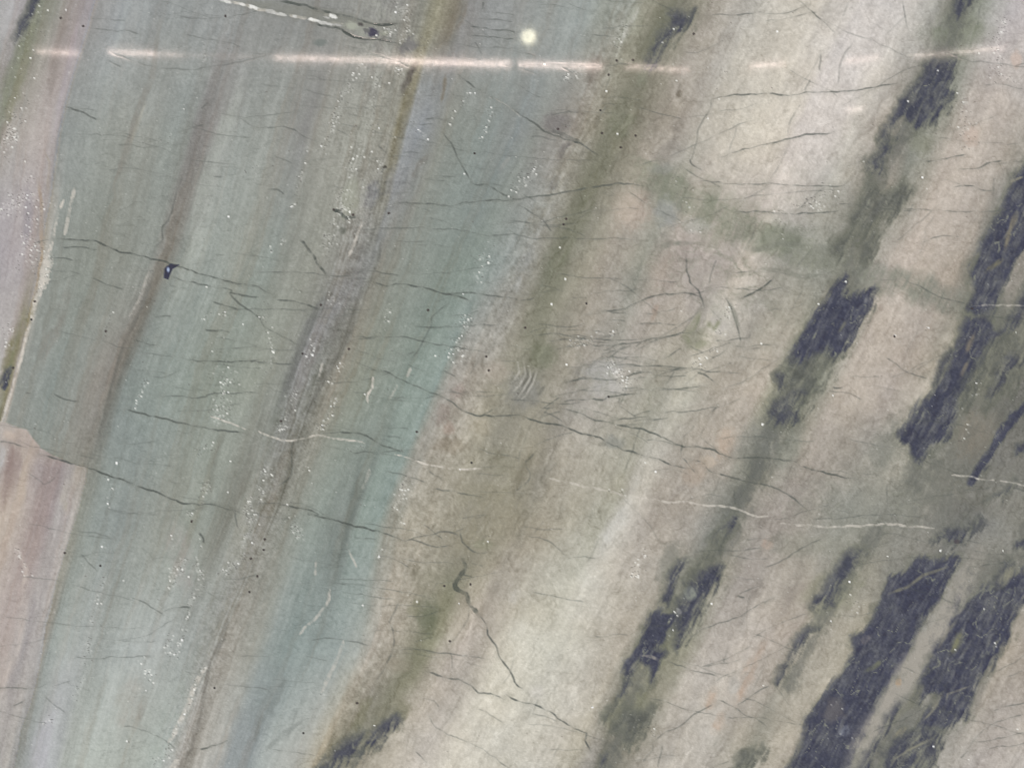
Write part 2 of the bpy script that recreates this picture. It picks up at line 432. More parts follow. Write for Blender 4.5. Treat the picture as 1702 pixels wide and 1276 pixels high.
band(P(2, 0, 800, 30, 730, 140, 650, 250, 630, 300), 34, (104, 104, 84), .5)

blob(902, 590, 26, 26, (116, 118, 94), .55)
blob(870, 650, 36, 34, (132, 130, 126), .6)
for q in ((60, 520, 70, 580, 40, 640, 0, 680), (90, 545, 95, 600, 60, 660, 20, 715), (130, 560, 105, 630, 70, 690, 30, 725), (30, 520, 40, 570, 10, 620)):
    band(P(2, 1, *q), 4, (172, 166, 156), .75, streak=0)
for q in ((75, 540, 82, 600, 40, 660), (115, 560, 98, 620, 60, 680), (165, 640, 130, 690)):
    band(P(2, 1, *q), 4, (108, 104, 96), .6, streak=0)
blob(1000, 615, 40, 22, (166, 164, 164), .55)
blob(1015, 645, 34, 20, (178, 174, 172), .5)
blob(1160, 560, 34, 22, (138, 138, 112), .45, -30)
blob(1200, 520, 30, 50, (182, 176, 168), .4, -20)
blob(1155, 470, 24, 60, (158, 146, 142), .4, 8)
blob(1190, 545, 18, 12, (186, 178, 170), .5)
band(P(2, 1, 725, 235, 690, 330), 10, (168, 142, 126), .5)
blob(1205, 735, 18, 34, (190, 162, 140), .55, 25)
blob(1178, 765, 14, 12, (194, 172, 150), .5)
blob(1155, 790, 20, 26, (180, 156, 136), .5, 25)
blob(1020, 735, 24, 14, (132, 134, 130), .45)
blob(1260, 745, 44, 50, (138, 136, 130), .55, 25)
blob(1200, 825, 44, 34, (132, 130, 122), .5, 20)
blob(1310, 745, 22, 44, (132, 134, 122), .5, 24)
blob(1475, 745, 30, 60, (126, 126, 116), .55, 24)
blob(1450, 835, 130, 44, (124, 125, 117), .3)
blob(1600, 800, 120, 40, (128, 126, 117), .25)
blob(1345, 905, 110, 26, (138, 136, 122), .4)
blob(760, 650, 12, 22, (152, 130, 122), .35, 25)
blob(735, 690, 12, 26, (158, 138, 128), .35, 20)
blob(745, 712, 14, 14, (176, 152, 138), .5)
blob(825, 615, 24, 22, (174, 158, 145), .4)
blob(798, 705, 22, 30, (172, 160, 138), .5)
blob(830, 770, 40, 34, (132, 126, 104), .45)
blob(750, 740, 30, 16, (138, 124, 104), .45)
blob(800, 820, 50, 30, (146, 138, 114), .4)
band(P(2, 1, 0, 1180, 60, 1050, 110, 960), 16, (118, 110, 90), .55)
blob(712, 1025, 22, 42, (110, 113, 88), .65, 8)
blob(688, 1012, 16, 16, (128, 126, 98), .5)
blob(660, 1105, 28, 18, (160, 148, 128), .4)
blob(600, 1190, 14, 44, (130, 126, 98), .5, 25)
blob(668, 1180, 16, 20, (124, 120, 92), .5, 20)
blob(800, 905, 20, 10, (140, 138, 112), .5)
for q in ((1260, 640, 1190, 760, 1140, 880, 1100, 960), (1050, 990, 1030, 1050, 1000, 1090), (1000, 890, 960, 990)):
    band(P(2, 2, *q), 17, (178, 146, 124), .5)
band(P(2, 2, 1270, 150, 1250, 200), 16, (182, 156, 138), .5)
band(P(2, 2, 560, 0, 540, 60, 440, 170), 20, (190, 186, 178), .5)
band(P(2, 2, 0, 470, 40, 390), 16, (184, 178, 170), .5)
blob(892, 1150, 16, 14, (192, 184, 174), .5)
blob(940, 1055, 30, 36, (186, 180, 164), .4)
blob(1220, 1140, 12, 26, (164, 160, 156), .4)
band(P(2, 2, 900, 300, 860, 380, 800, 480), 14, (150, 146, 130), .5)
band(P(2, 2, 690, 890, 620, 960, 500, 1010, 450, 1080), 40, (132, 130, 100), .5)
band(P(2, 2, 760, 620, 720, 720, 690, 800), 24, (138, 138, 104), .5)
blob(1110, 935, 22, 48, (124, 124, 114), .5, 24)
blob(1195, 900, 30, 16, (140, 136, 128), .4, -60)
band(P(3, 2, 300, 300, 230, 400, 170, 460), 18, (132, 128, 106), .5)
band(P(3, 2, 480, 300, 400, 400, 300, 480, 220, 560), 34, (140, 139, 112), .5)
band(P(3, 2, 100, 480, 130, 420, 200, 360), 14, (146, 132, 122), .5)
blob(1555, 175, 26, 44, (126, 126, 112), .4, 24)
blob(1530, 240, 26, 26, (132, 132, 112), .5, 24)
blob(1615, 225, 18, 22, (184, 152, 136), .4)
blob(1690, 100, 10, 18, (196, 164, 148), .5)
blob(1650, 620, 44, 60, (132, 126, 104), .4, 24)
blob(1620, 720, 36, 50, (152, 134, 114), .5, 24)
blob(1545, 690, 26, 30, (172, 166, 144), .4, 30)
blob(1640, 1000, 22, 44, (146, 144, 122), .5, 24)
blob(1410, 505, 18, 10, (124, 124, 98), .6)
band(P(0, 0, 200, 40, 120, 230, 60, 420, 20, 560, 0, 650), 26, (132, 132, 98), .6)
band(P(0, 0, 120, 250, 80, 480, 30, 600), 14, (150, 146, 112), .4)
band(P(0, 0, 350, 0, 310, 150, 270, 320, 240, 520), 15, (146, 130, 114), .5)
band(P(0, 0, 395, 60, 360, 230, 320, 400, 260, 700), 10, (172, 156, 152), .5)
band(P(0, 0, 215, 740, 245, 800, 235, 950), 5, (166, 148, 118), .4)
band(P(0, 0, 185, 880, 205, 1000, 205, 1276) + P(0, 1, 190, 60, 180, 200), 6, (172, 148, 118), .6, streak=0)
band(P(0, 0, 130, 900, 140, 1050, 130, 1200), 14, (148, 136, 134), .5)
band(P(0, 1, 160, 230, 110, 360, 60, 480, 30, 600, 0, 700), 18, (130, 124, 80), .75)
band(P(0, 1, 40, 900, 60, 960, 40, 1100, 10, 1276), 12, (152, 128, 116), .5)
band(P(0, 1, 110, 880, 120, 1000, 100, 1276), 12, (186, 168, 148), .6)
band(P(0, 1, 0, 930, 15, 960, 0, 1050), 8, (180, 176, 168), .6)
blob(14, 722, 14, 12, (196, 172, 148), .6)
band(P(0, 1, 340, 1080, 310, 1200, 330, 1276), 12, (176, 164, 146), .6)
band(P(0, 2, 80, 180, 130, 300, 110, 500, 90, 720, 20, 850, 0, 940), 11, (188, 172, 160), .6)
band(P(0, 2, 180, 350, 160, 470, 130, 640, 60, 820, 40, 1000), 11, (152, 142, 140), .5)
band(P(0, 2, 260, 60, 230, 200, 190, 400), 14, (150, 138, 134), .4)
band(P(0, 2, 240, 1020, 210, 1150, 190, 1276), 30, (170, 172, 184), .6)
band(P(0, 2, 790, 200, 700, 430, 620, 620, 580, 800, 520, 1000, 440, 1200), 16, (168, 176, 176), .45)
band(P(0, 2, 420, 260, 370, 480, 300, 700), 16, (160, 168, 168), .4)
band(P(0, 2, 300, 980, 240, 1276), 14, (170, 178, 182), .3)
band(P(0, 2, 1110, 1050, 1060, 1276), 22, (172, 170, 164), .4)
band(P(0, 2, 1180, 1000, 1160, 1276), 24, (142, 152, 156), .5)
band(P(0, 2, 1130, 480, 1100, 640, 1030, 760, 1020, 860), 10, (124, 122, 117), .45)
band(P(0, 2, 1040, 760, 1010, 870, 980, 1060, 940, 1190, 890, 1276), 6, (122, 118, 112), .5)
band(P(0, 2, 990, 880, 930, 1120, 870, 1270), 14, (166, 160, 154), .45)
band(P(0, 2, 660, 800, 640, 1000, 600, 1100), 34, (162, 158, 152), .4)
band(P(0, 2, 720, 900, 680, 1060), 12, (140, 136, 130), .4)
band(P(0, 2, 1180, 0, 1190, 140, 1120, 320), 22, (168, 170, 162), .45)
band(P(0, 2, 860, 80, 900, 300, 930, 420), 34, (158, 154, 156), .45)

# the stone is paler and greyer than the pigments named above
LUM = (C @ np.array((.3, .59, .11)))[..., None]
C = LUM + (C - LUM) * .74
C = C + .30 * np.clip(LUM - 148, 0, 60) + 1.0
C = C + (4.0 * right)[..., None] * np.array([.9, 1.3, 1.0])
leftw = (1 - np.clip((bnd - 690) / 60, 0, 1)) * (1 - .6 * np.clip((Y - 820) / 250, 0, 1)) * np.clip((bnd - 10) / 20, 0, 1)
C = C + leftw[..., None] * np.array([0.0, -1.5, -3.0])
pinkw = np.zeros(X.shape)
pinkw[ID == P_PINK] = 1
C = C + pinkw[..., None] * np.array([-3.5, 0.5, 7.0])
# contrast of the crystals: ragged dark veinlets, pale grains, patches
rid1 = fbm((SA + 9 * N_EDGE_X) / 46, (SB + 9 * N_EDGE_Y) / 120, 101, 4, .55)
rid2 = fbm((X - .1 * Y + 10 * N_EDGE_X) / 150, (Y + .1 * X + 9 * N_EDGE_Y) / 42, 111, 4, .55)
rid3 = fbm((X + 14 * N_EDGE_Y) / 44, (Y + 14 * N_EDGE_X) / 44, 121, 4, .55)
msk = np.clip(.5 + 1.6 * fbm(X / 120, Y / 120, 131, 2), 0, 1)
veinlets = -9 * np.exp(-(rid1 / .03) ** 2) * right - 7 * np.exp(-(rid2 / .022) ** 2) * msk - 8 * np.exp(-(rid3 / .022) ** 2) * (1 - msk) * right
veinlets += 7 * np.exp(-((rid1 - .14) / .03) ** 2) * right * msk + 5 * np.exp(-((rid2 - .2) / .03) ** 2) * (1 - msk)
left = 1 - right
stria = fbm((U + 2.5 * N_EDGE_X) / 3.4, V / 190, 161, 3, .7)
stria2 = fbm((U + 5 * N_EDGE_X) / 17, V / 420, 171, 3, .6)
C += (left * (4.5 * stria + 8.0 * np.clip(stria2, -.6, .6)))[..., None]
brown = np.clip(-stria2 * 1.8, 0, 1) * left
C += brown[..., None] * np.array([1.5, -1.0, -2.5])
teal = np.clip((bnd - 430) / 110, 0, 1) * np.clip((755 - bnd) / 40, 0, 1) * np.clip((Y - 330) / 260, 0, 1)
C += teal[..., None] * np.array([-1.0, -1.5, -4.0])
C += (np.clip((bnd - 30) / 40, 0, 1) * left * np.clip((Y - 700) / 200, 0, 1) * (1 - teal))[..., None] * np.array([1.0, 0, -4.0])
rough_seam = np.exp(-((bnd - 535) / 30) ** 2) + .55 * np.exp(-((bnd - 178) / 22) ** 2)
rs2 = np.exp(-((bnd - 505) / 34) ** 2) * np.clip((Y - 250) / 120, 0, 1)
gr_ = (.30 * rs2 * np.clip(.8 + 1.2 * N_MID + .8 * stria, 0, 1.3))[..., None]
C = C * (1 - gr_) + np.array((147., 149., 148.)) * gr_
rs3 = np.exp(-((X - (640 - .17 * Y)) / 40) ** 2) * np.clip((470 - Y) / 120, 0, 1)
gr_ = (.40 * rs3 * np.clip(.7 + 1.6 * N_MID + .6 * stria, 0, 1.3))[..., None]
C = C * (1 - gr_) + np.array((160., 161., 152.)) * gr_
rough_seam = rough_seam + rs2 + rs3
C += (rough_seam * (6 * N_MID + 7 * N_FINE + 6 * stria))[..., None]
brd = fbm((SA + 14 * N_EDGE_X) / 40, SB / 420, 191, 3, .55)
C += (right * np.clip(brd, -.7, .7) * 13)[..., None] * np.array([1.05, 1.0, .85])
web = np.exp(-(((X - 1260) / 190) ** 2 + ((Y - 430) / 110) ** 2)) + .8 * np.exp(-(((X - 1000) / 150) ** 2 + ((Y - 640) / 70) ** 2)) + .7 * np.exp(-(((X - 1450) / 240) ** 2 + ((Y - 830) / 60) ** 2))
rid4 = fbm((X * .9 + Y * .35 + 26 * N_EDGE_X) / 70, (Y * .9 - X * .35 + 26 * N_EDGE_Y) / 30, 201, 2, .5)
wl = np.clip(web, 0, 1) * (.22 * np.exp(-(rid4 / .05) ** 2) * np.clip(.6 + 1.2 * N_CRK, 0, 1) + .34 * np.exp(-(rid4 / .16) ** 2) * np.clip(.6 + N_MID, 0, 1))
C = C * (1 - wl[..., None]) + np.array((126., 128., 114.)) * wl[..., None]
C += (2.5 * fbm((SA + 3 * N_EDGE_X) / 4.0, SB / 60, 181, 3, .7) * right)[..., None]
N_CELL = fbm(X / 4.2, Y / 4.6, 141, 2, .8)
N_CELL2 = fbm(X / 8.5, Y / 9.5, 151, 3, .75)
zone = np.exp(-((bnd - 775) / 45) ** 2)            # the mottled contact between the green and the cream rock
sugar = 5.0 + 2.0 * right + 5 * zone
C += (veinlets + sugar * (N_CELL * .75 + N_CELL2 * .9) + 16 * zone * N_MID + 10 * zone * N_SEAM)[..., None]

# ------------------------------------------------------------------ dark mineral seams
NAVY = np.array((70., 72., 88.))
DKG = np.array((92., 94., 92.))
OLG = np.array((120., 120., 109.))


def dark(pts, a=.85, mottle=.35, edge=4.0, halo=12, name="dark_seam", tone=NAVY, soft=None):
    p = np.array(pts)
    pad = halo * 2 + 12
    w = win(p[:, 0].min() - pad, p[:, 1].min() - pad, p[:, 0].max() + pad, p[:, 1].max() + pad)
    amp = edge * 1.5
    x = X[w] + amp * N_EDGE_X[w] + edge * 1.0 * N_SEAM[w] + edge * .5 * N_FINE[w]
    y = Y[w] + amp * N_EDGE_Y[w] + edge * 2.6 * N_SEAM[w] + edge * .6 * N_MID[w]
    sd = sd_poly(pts, x, y)
    if halo:
        mix(w, (112, 114, 102), .6 * smooth(halo * 1.5, -2, sd + halo * .7 * N_MID[w] + halo * .4 * N_SEAM[w]))
    sf = edge * 1.7 if soft is None else soft
    if a > .88:
        sd = sd - 3
    if soft is None and a < .88:
        sf = edge * 2.6
        sd = sd + edge * 1.6 * N_MID[w] + edge * 1.2 * N_SEAM[w]
    m = smooth(sf, -sf, sd) * a
    mot = np.clip((mottle - .05) * (.85 if a > .88 else 1.1) * (.55 + 1.4 * N_SEAM[w] + .7 * N_MID[w] + .8 * N_BLOT[w]), 0, .92)
    col = tone * (1 - mot[..., None]) + OLG * mot[..., None]
    col = col + (9 * N_CELL2[w] + 6 * N_CELL[w] + 6 * N_BLOT[w] + 18 * np.clip(N_SEAM[w] - .1, -.1, 1) + 12 * np.clip(N_MID[w], 0, 1))[..., None]
    rv = fbm((SA[w] + 7 * N_EDGE_X[w]) / 24, (SB[w] + 7 * N_EDGE_Y[w]) / 60, 211, 3, .55)
    vl = (np.exp(-(rv / .022) ** 2) * np.clip(.35 + 1.3 * N_MID[w] + .6 * N_BLOT[w], 0, .75))[..., None]
    col = col * (1 - vl) + np.array((134., 136., 124.)) * vl
    mm = m[..., None]
    C[w] = C[w] * (1 - mm) + col * mm
    sub = ID[w]
    pid = new_part(name, "polish")
    sub[m > .42 * a] = pid
    ID[w] = sub


for q, wd_, al in (([(1605, -40), (1585, 60), (1530, 180), (1470, 260), (1440, 340), (1415, 440), (1390, 520), (1330, 610), (1295, 700), (1255, 790)], 58, .42),
                   ([(1262, 770), (1220, 850), (1190, 930), (1130, 1010), (1085, 1080), (1050, 1160), (1005, 1290)], 56, .42),
                   ([(1760, 200), (1665, 400), (1630, 510), (1600, 600), (1560, 690), (1520, 790)], 76, .4),
                   ([(1640, 480), (1680, 560), (1650, 650), (1600, 760), (1570, 860)], 120, .26),
                   ([(1460, 880), (1400, 960), (1350, 1060), (1310, 1140)], 44, .4),
                   ([(1700, 900), (1600, 1040), (1520, 1160), (1470, 1290)], 90, .26)):
    for c_, f_ in (((118, 119, 108), 1.0), ((98, 100, 98), .62)):
        w, d, t = dist_line(q, wd_)
        d = d + wd_ * (.30 * N_BLOT[w] + .28 * N_SEAM[w] + .16 * N_MID[w])
        mix(w, c_, np.clip(al * smooth(.62 * f_, .12 * f_, d / wd_) * np.clip(.9 + .8 * N_SEAM[w], .2, 1.3), 0, 1))
dark(P(3, 0, 930, 70, 950, -40, 1000, -40, 985, 20, 970, 60, 950, 95), .8)
dark(P(3, 0, 1000, -30, 1030, -30, 1010, 25, 990, 30), .7, halo=6)
dark(P(3, 0, 790, 300, 930, 285, 910, 400, 890, 540, 800, 610, 720, 620, 660, 560, 620, 650, 590, 700, 560, 690, 610, 600, 660, 500, 730, 420, 780, 360), .82, .4)
dark(P(3, 0, 570, 700, 600, 720, 570, 830, 520, 840, 520, 790, 560, 750), .75, .45)
dark(P(3, 0, 510, 890, 550, 930, 540, 980, 640, 940, 700, 905, 715, 940, 640, 1040, 590, 1070, 520, 1100, 460, 1160, 400, 1180, 420, 1080, 470, 1000), .75, .45, tone=DKG)
dark(P(3, 0, 350, 1210, 400, 1160, 440, 1120, 420, 1180, 370, 1260, 340, 1240), .75, .35, tone=DKG)
dark(P(3, 0, 490, 1150, 540, 1100, 560, 1160, 520, 1276, 450, 1276), .5, .6, tone=DKG)
dark([(1702, 282), (1685, 300), (1676, 322), (1660, 360), (1640, 398), (1626, 430), (1616, 455), (1622, 482), (1612, 510), (1625, 520), (1642, 522), (1648, 505), (1660, 485), (1675, 455), (1690, 430), (1702, 412), (1760, 340), (1800, 200), (1740, 220)], .92, .38)
dark(P(3, 1, 400, 95, 350, 130, 330, 200, 260, 270, 200, 370, 150, 450, 122, 520, 150, 540, 200, 540, 260, 500, 330, 500, 390, 440, 440, 370, 480, 290, 520, 220, 530, 165, 490, 180, 430, 210, 380, 200, 395, 150), .95, .22)
dark(P(3, 1, 140, 530, 260, 520, 340, 490, 320, 540, 250, 640, 210, 700, 150, 780, 90, 830, 25, 790, 30, 730, 70, 660, 60, 600), .62, .62, 6, tone=DKG)
dark(P(3, 1, 70, 600, 105, 590, 85, 640, 62, 660), .75, .3, halo=0)
dark(P(3, 1, 40, 730, 130, 690, 180, 670, 150, 720, 150, 790, 90, 825, 25, 785), .65, .4, halo=0)
dark(P(3, 1, 1000, 310, 1080, 300, 1120, 380, 1200, 350, 1100, 470, 1040, 560, 980, 640, 950, 700, 930, 800, 900, 880, 840, 930, 790, 1000, 740, 1010, 730, 940, 690, 900, 655, 880, 720, 820, 790, 720, 850, 670, 890, 600, 930, 500, 960, 400), .92, .36)
dark(P(3, 1, 860, 520, 920, 450, 940, 470, 880, 560, 820, 680, 840, 600), .6, .5, 3, 4)
dark(P(3, 1, 1110, 450, 1200, 400, 1290, 380, 1450, 300, 1450, 560, 1276, 600, 1200, 650, 1120, 710, 1080, 740, 1100, 640, 1060, 640, 1000, 700, 960, 740, 990, 620, 1050, 540), .55, .65, 6, tone=DKG)
dark(P(3, 1, 1180, 335, 1240, 250, 1290, 150, 1450, 0, 1450, 200, 1290, 330, 1150, 355), .72, .5)
dark(P(3, 1, 1200, 480, 1250, 490, 1180, 600, 1110, 680, 1090, 690, 1150, 580), .6, .4, 4, 0)
dark(P(3, 1, 1400, 640, 1276, 735, 1210, 790, 1150, 870, 1100, 970, 1050, 1050, 1005, 1125, 1020, 1130, 1065, 1070, 1115, 985, 1165, 890, 1220, 810, 1290, 765, 1400, 690), .92, .2, 2.2, 7)
dark(P(3, 1, 1300, 900, 1250, 940, 1240, 985, 1300, 970), .8, .3, 3, 6)
dark(P(3, 1, 1225, 1095, 1160, 1170, 1075, 1215, 1100, 1225, 1175, 1185, 1230, 1120), .6, .4, 3, 6)
dark(P(2, 0, 800, 60, 850, 45, 885, 100, 825, 160, 775, 205, 720, 280, 690, 325, 675, 300, 720, 200, 770, 130), .78, .3, 5, 16)
dark(P(2, 0, 890, 60, 910, 40, 890, 100, 850, 140), .5, .4, 3, 5)
dark(P(0, 0, 140, 40, 175, -20, 200, -20, 190, 25, 150, 95, 110, 175, 88, 205, 78, 190, 95, 120), .8, .2, 3.5, 8)
dark(P(0, 1, 28, 570, 52, 555, 42, 610, 22, 655, -5, 645, 8, 600), .85, .2, 2.5, 6)
dark(P(2, 2, 1100, 15, 1115, 40, 1060, 110, 1020, 165, 995, 155, 1050, 85, 1085, 50), .78, .3, 3, 12)
dark(P(2, 2, 1020, 150, 1050, 140, 1030, 190, 930, 260, 890, 330, 860, 350, 920, 250, 980, 200), .6, .5, 4, 10, tone=DKG)
dark(P(2, 2, 830, 260, 865, 250, 800, 350, 775, 440, 745, 460, 770, 360), .8, .3, 3, 10)
dark(P(2, 2, 930, 300, 1025, 255, 1015, 340, 980, 400, 945, 460, 915, 530, 880, 590, 840, 650, 805, 695, 830, 620, 790, 560, 830, 440, 870, 370), .85, .4, 4, 12)
dark(P(2, 2, 700, 525, 795, 515, 770, 590, 740, 640, 690, 690, 745, 700, 720, 740, 710, 800, 690, 840, 685, 760, 620, 730, 600, 800, 567, 830, 575, 760, 620, 690, 660, 600), .92, .2, 4, 12)
dark(P(2, 2, 560, 850, 582, 855, 555, 915, 520, 935, 540, 890), .75, .2, 3, 6)
dark(P(2, 2, 570, 1000, 650, 1010, 695, 965, 650, 1080, 600, 1155, 575, 1145, 600, 1090, 530, 1090, 505, 1060, 550, 1030), .68, .45, 5, 14, tone=DKG)
dark(P(2, 2, 470, 990, 520, 960, 500, 1020, 460, 1040), .6, .4, 4, 8, tone=DKG)
dark(P(2, 2, 445, 1225, 472, 1210, 450, 1265, 430, 1290), .75, .3, 3, 8)
dark(P(2, 2, 1140, 1210, 1245, 1180, 1205, 1240, 1170, 1290, 1110, 1290, 1120, 1240), .72, .35, 5, 12, tone=DKG)
dark(P(1, 2, 520, 1105, 530, 1160, 475, 1225, 400, 1235, 370, 1290, 320, 1290, 420, 1170, 470, 1130), .8, .3, 5, 12)
dark(P(1, 2, 490, 1220, 530, 1190, 510, 1240, 480, 1276), .5, .5, 4, 6)
dark(P(1, 2, 700, 1015, 705, 1050, 620, 1090, 575, 1150, 552, 1155, 570, 1090, 640, 1045), .8, .25, 4, 14)
dark(P(3, 2, 890, 85, 1000, 85, 990, 130, 930, 165, 880, 150, 815, 155, 870, 120), .75, .4, 4, 8)
dark(P(3, 2, 1000, 60, 1060, 30, 1070, 60, 1040, 100, 1010, 110), .45, .5, 4, 4)
dark(P(3, 2, 1300, 145, 1240, 165, 1228, 190, 1300, 205), .85, .2, 3, 6)
dark(P(3, 2, 740, 250, 800, 250, 830, 275, 945, 238, 900, 320, 870, 390, 820, 470, 770, 530, 730, 600, 700, 680, 650, 760, 610, 840, 570, 920, 520, 1010, 490, 1090, 430, 1170, 400, 1290, 330, 1480, 40, 1480, 120, 1276, 180, 1180, 200, 1080, 240, 1000, 310, 920, 400, 800, 440, 710, 435, 640, 490, 610, 540, 530, 580, 460, 600, 390, 620, 340, 700, 310), .95, .28, 4, 12)
dark(P(3, 2, 1290, 310, 1450, 180, 1400, 400, 1276, 420, 1240, 480, 1195, 560, 1195, 620, 1120, 720, 1070, 810, 1020, 890, 995, 990, 920, 1060, 830, 1110, 760, 1125, 690, 1135, 760, 1060, 850, 960, 880, 900, 800, 900, 735, 945, 760, 850, 800, 780, 830, 700, 850, 640, 900, 560, 1000, 480, 1080, 400, 1140, 360), .95, .36, 4, 12)
dark(P(3, 2, 1150, 375, 1120, 385, 1170, 290, 1205, 245, 1228, 262, 1185, 315), .75, .4, 4, 8)
dark(P(3, 2, 650, 940, 660, 980, 610, 1050, 560, 1120, 520, 1200, 490, 1290, 455, 1290, 490, 1200, 560, 1100, 600, 1020), .85, .3, 4, 8)
dark(P(3, 2, 660, 1090, 760, 1080, 870, 1110, 845, 1200, 815, 1290, 750, 1480, 500, 1480, 560, 1290, 600, 1180), .75, .6, 5, 10)
dark(P(3, 2, 1010, 320, 1000, 360, 945, 460, 900, 550, 870, 630, 825, 645, 835, 600, 880, 540, 930, 450), .72, .35, 4, 6)
dark(P(3, 2, 800, 715, 815, 715, 790, 760, 755, 770), .65, .3, 4, 8, tone=DKG)
dark(P(3, 2, 390, 240, 430, 205, 475, 205, 430, 255, 390, 330, 345, 410, 320, 460, 260, 485, 235, 465, 290, 400, 340, 320), .82, .3, 4, 14)
dark(P(3, 2, 265, 590, 205, 625, 165, 680, 130, 740, 105, 790, 60, 850, 90, 780, 120, 700, 160, 630, 210, 590), .8, .25, 3.5, 10)

# paler passages inside the dark seams
band(P(3, 2, 610, 415, 700, 385, 780, 325, 900, 285), 6, (128, 126, 110), .8, streak=0)
band(P(3, 2, 575, 745, 530, 780, 490, 800), 9, (112, 114, 100), .75)
band(P(3, 2, 470, 660, 520, 620), 9, (138, 132, 130), .6)
band(P(3, 2, 360, 1110, 420, 1075), 12, (136, 140, 150), .6)
blob(1385, 1180, 22, 26, (112, 108, 108), .6, 30)
band(P(3, 2, 970, 600, 930, 690, 910, 710), 14, (124, 124, 104), .85)
band(P(3, 2, 890, 950, 900, 910, 960, 890, 1010, 870), 4, (130, 128, 118), .7, streak=0)
band(P(3, 2, 860, 930, 820, 1000, 780, 1040), 5, (134, 132, 120), .8, streak=0)
band(P(3, 2, 700, 1070, 660, 1100, 640, 1120), 8, (138, 134, 118), .7)
band(P(3, 2, 820, 1130, 760, 1160, 700, 1190, 640, 1230, 610, 1276), 5, (138, 136, 122), .8, streak=0)
band(P(3, 2, 1220, 280, 1190, 330, 1150, 380), 14, (142, 140, 124), .85)
band(P(3, 2, 800, 840, 740, 920, 650, 1020, 610, 1090), 12, (120, 120, 106), .6)
band(P(3, 2, 950, 540, 880, 620, 850, 700), 7, (118, 116, 106), .6)
band(P(3, 1, 1170, 20, 1110, 60, 1090, 80), 8, (126, 122, 100), .7)
band(P(3, 0, 1240, 1050, 1200, 1150, 1180, 1240), 9, (140, 132, 112), .7)
band(P(3, 0, 1200, 900, 1276, 870), 4, (142, 138, 124), .6)
band(P(3, 1, 1030, 380, 990, 480), 10, (128, 120, 108), .6)
band(P(3, 1, 1000, 520, 960, 600), 6, (130, 122, 108), .6)
band(P(3, 1, 400, 320, 360, 380), 5, (112, 112, 104), .6)
band(P(2, 2, 910, 400, 850, 430), 16, (136, 140, 132), .85)
band(P(2, 2, 820, 490, 830, 520), 7, (142, 142, 142), .7)
band(P(2, 2, 640, 720, 690, 725, 720, 740), 5, (142, 138, 134), .75)
band(P(2, 2, 650, 760, 640, 790), 6, (150, 148, 128), .7)
band(P(3, 2, 1060, 220, 990, 340, 930, 460, 870, 560, 800, 660, 700, 800, 620, 930, 540, 1050, 470, 1170, 420, 1276), 30, (164, 159, 150), 1.1, streak=.15, taper=.1)
band(P(3, 2, 660, 830, 655, 870), 7, (176, 152, 126), .7)

# ------------------------------------------------------------------ cracks (fine recessed lines) and pale veins


def crack(pts, a=.6, wd=1.5, col=(80, 85, 82), part=None):
    pts = wiggle(pts)
    w, d, t = dist_line(pts, 12)
    end = smooth(0, .08, t) * smooth(1, .92, t)
    ww = wd * (.62 + .5 * end) * (1 + .7 * N_CRK[w])
    m = smooth(ww + 1.1, ww - 1.1, d) * (.2 + .8 * end) * np.clip(.72 + .9 * N_CRK[w] + .35 * N_FINE[w], .12, 1)
    mix(w, col, np.clip(a * .92 * m, 0, .95))
    mix(w, (104, 104, 96), .22 * a * smooth(10, 0, d) * np.clip(.7 + N_MID[w], .1, 1.3))  # soft shadow beside the crack, painted into the colour
    HGT[w] -= .045 * m * a
    if (a >= .46 if part is None else part):
        pid = new_part("crack", "rough")
        sub = ID[w]
        sub[d < 1.5] = pid
        ID[w] = sub


def vein(pts, a=.7, wd=2.0, col=(206, 200, 190), rag=.5, part=True):
    pts = wiggle(pts, .8)
    w, d, t = dist_line(pts, wd * 2 + 8)
    end = smooth(0, .06, t) * smooth(1, .94, t)
    ww = wd * (.5 + .5 * end) * (1 + rag * N_CRK[w] + rag * .5 * N_FINE[w])
    m = smooth(ww + 1.0, ww - 1.0, d) * np.clip(.68 + .9 * N_CELL2[w] + .7 * N_CRK[w], .05, 1)
    mix(w, col, np.clip(a * m, 0, 1))
    if part:
        pid = new_part("pale_vein", "polish")
        sub = ID[w]
        sub[d < np.maximum(ww, 1.3)] = pid
        ID[w] = sub


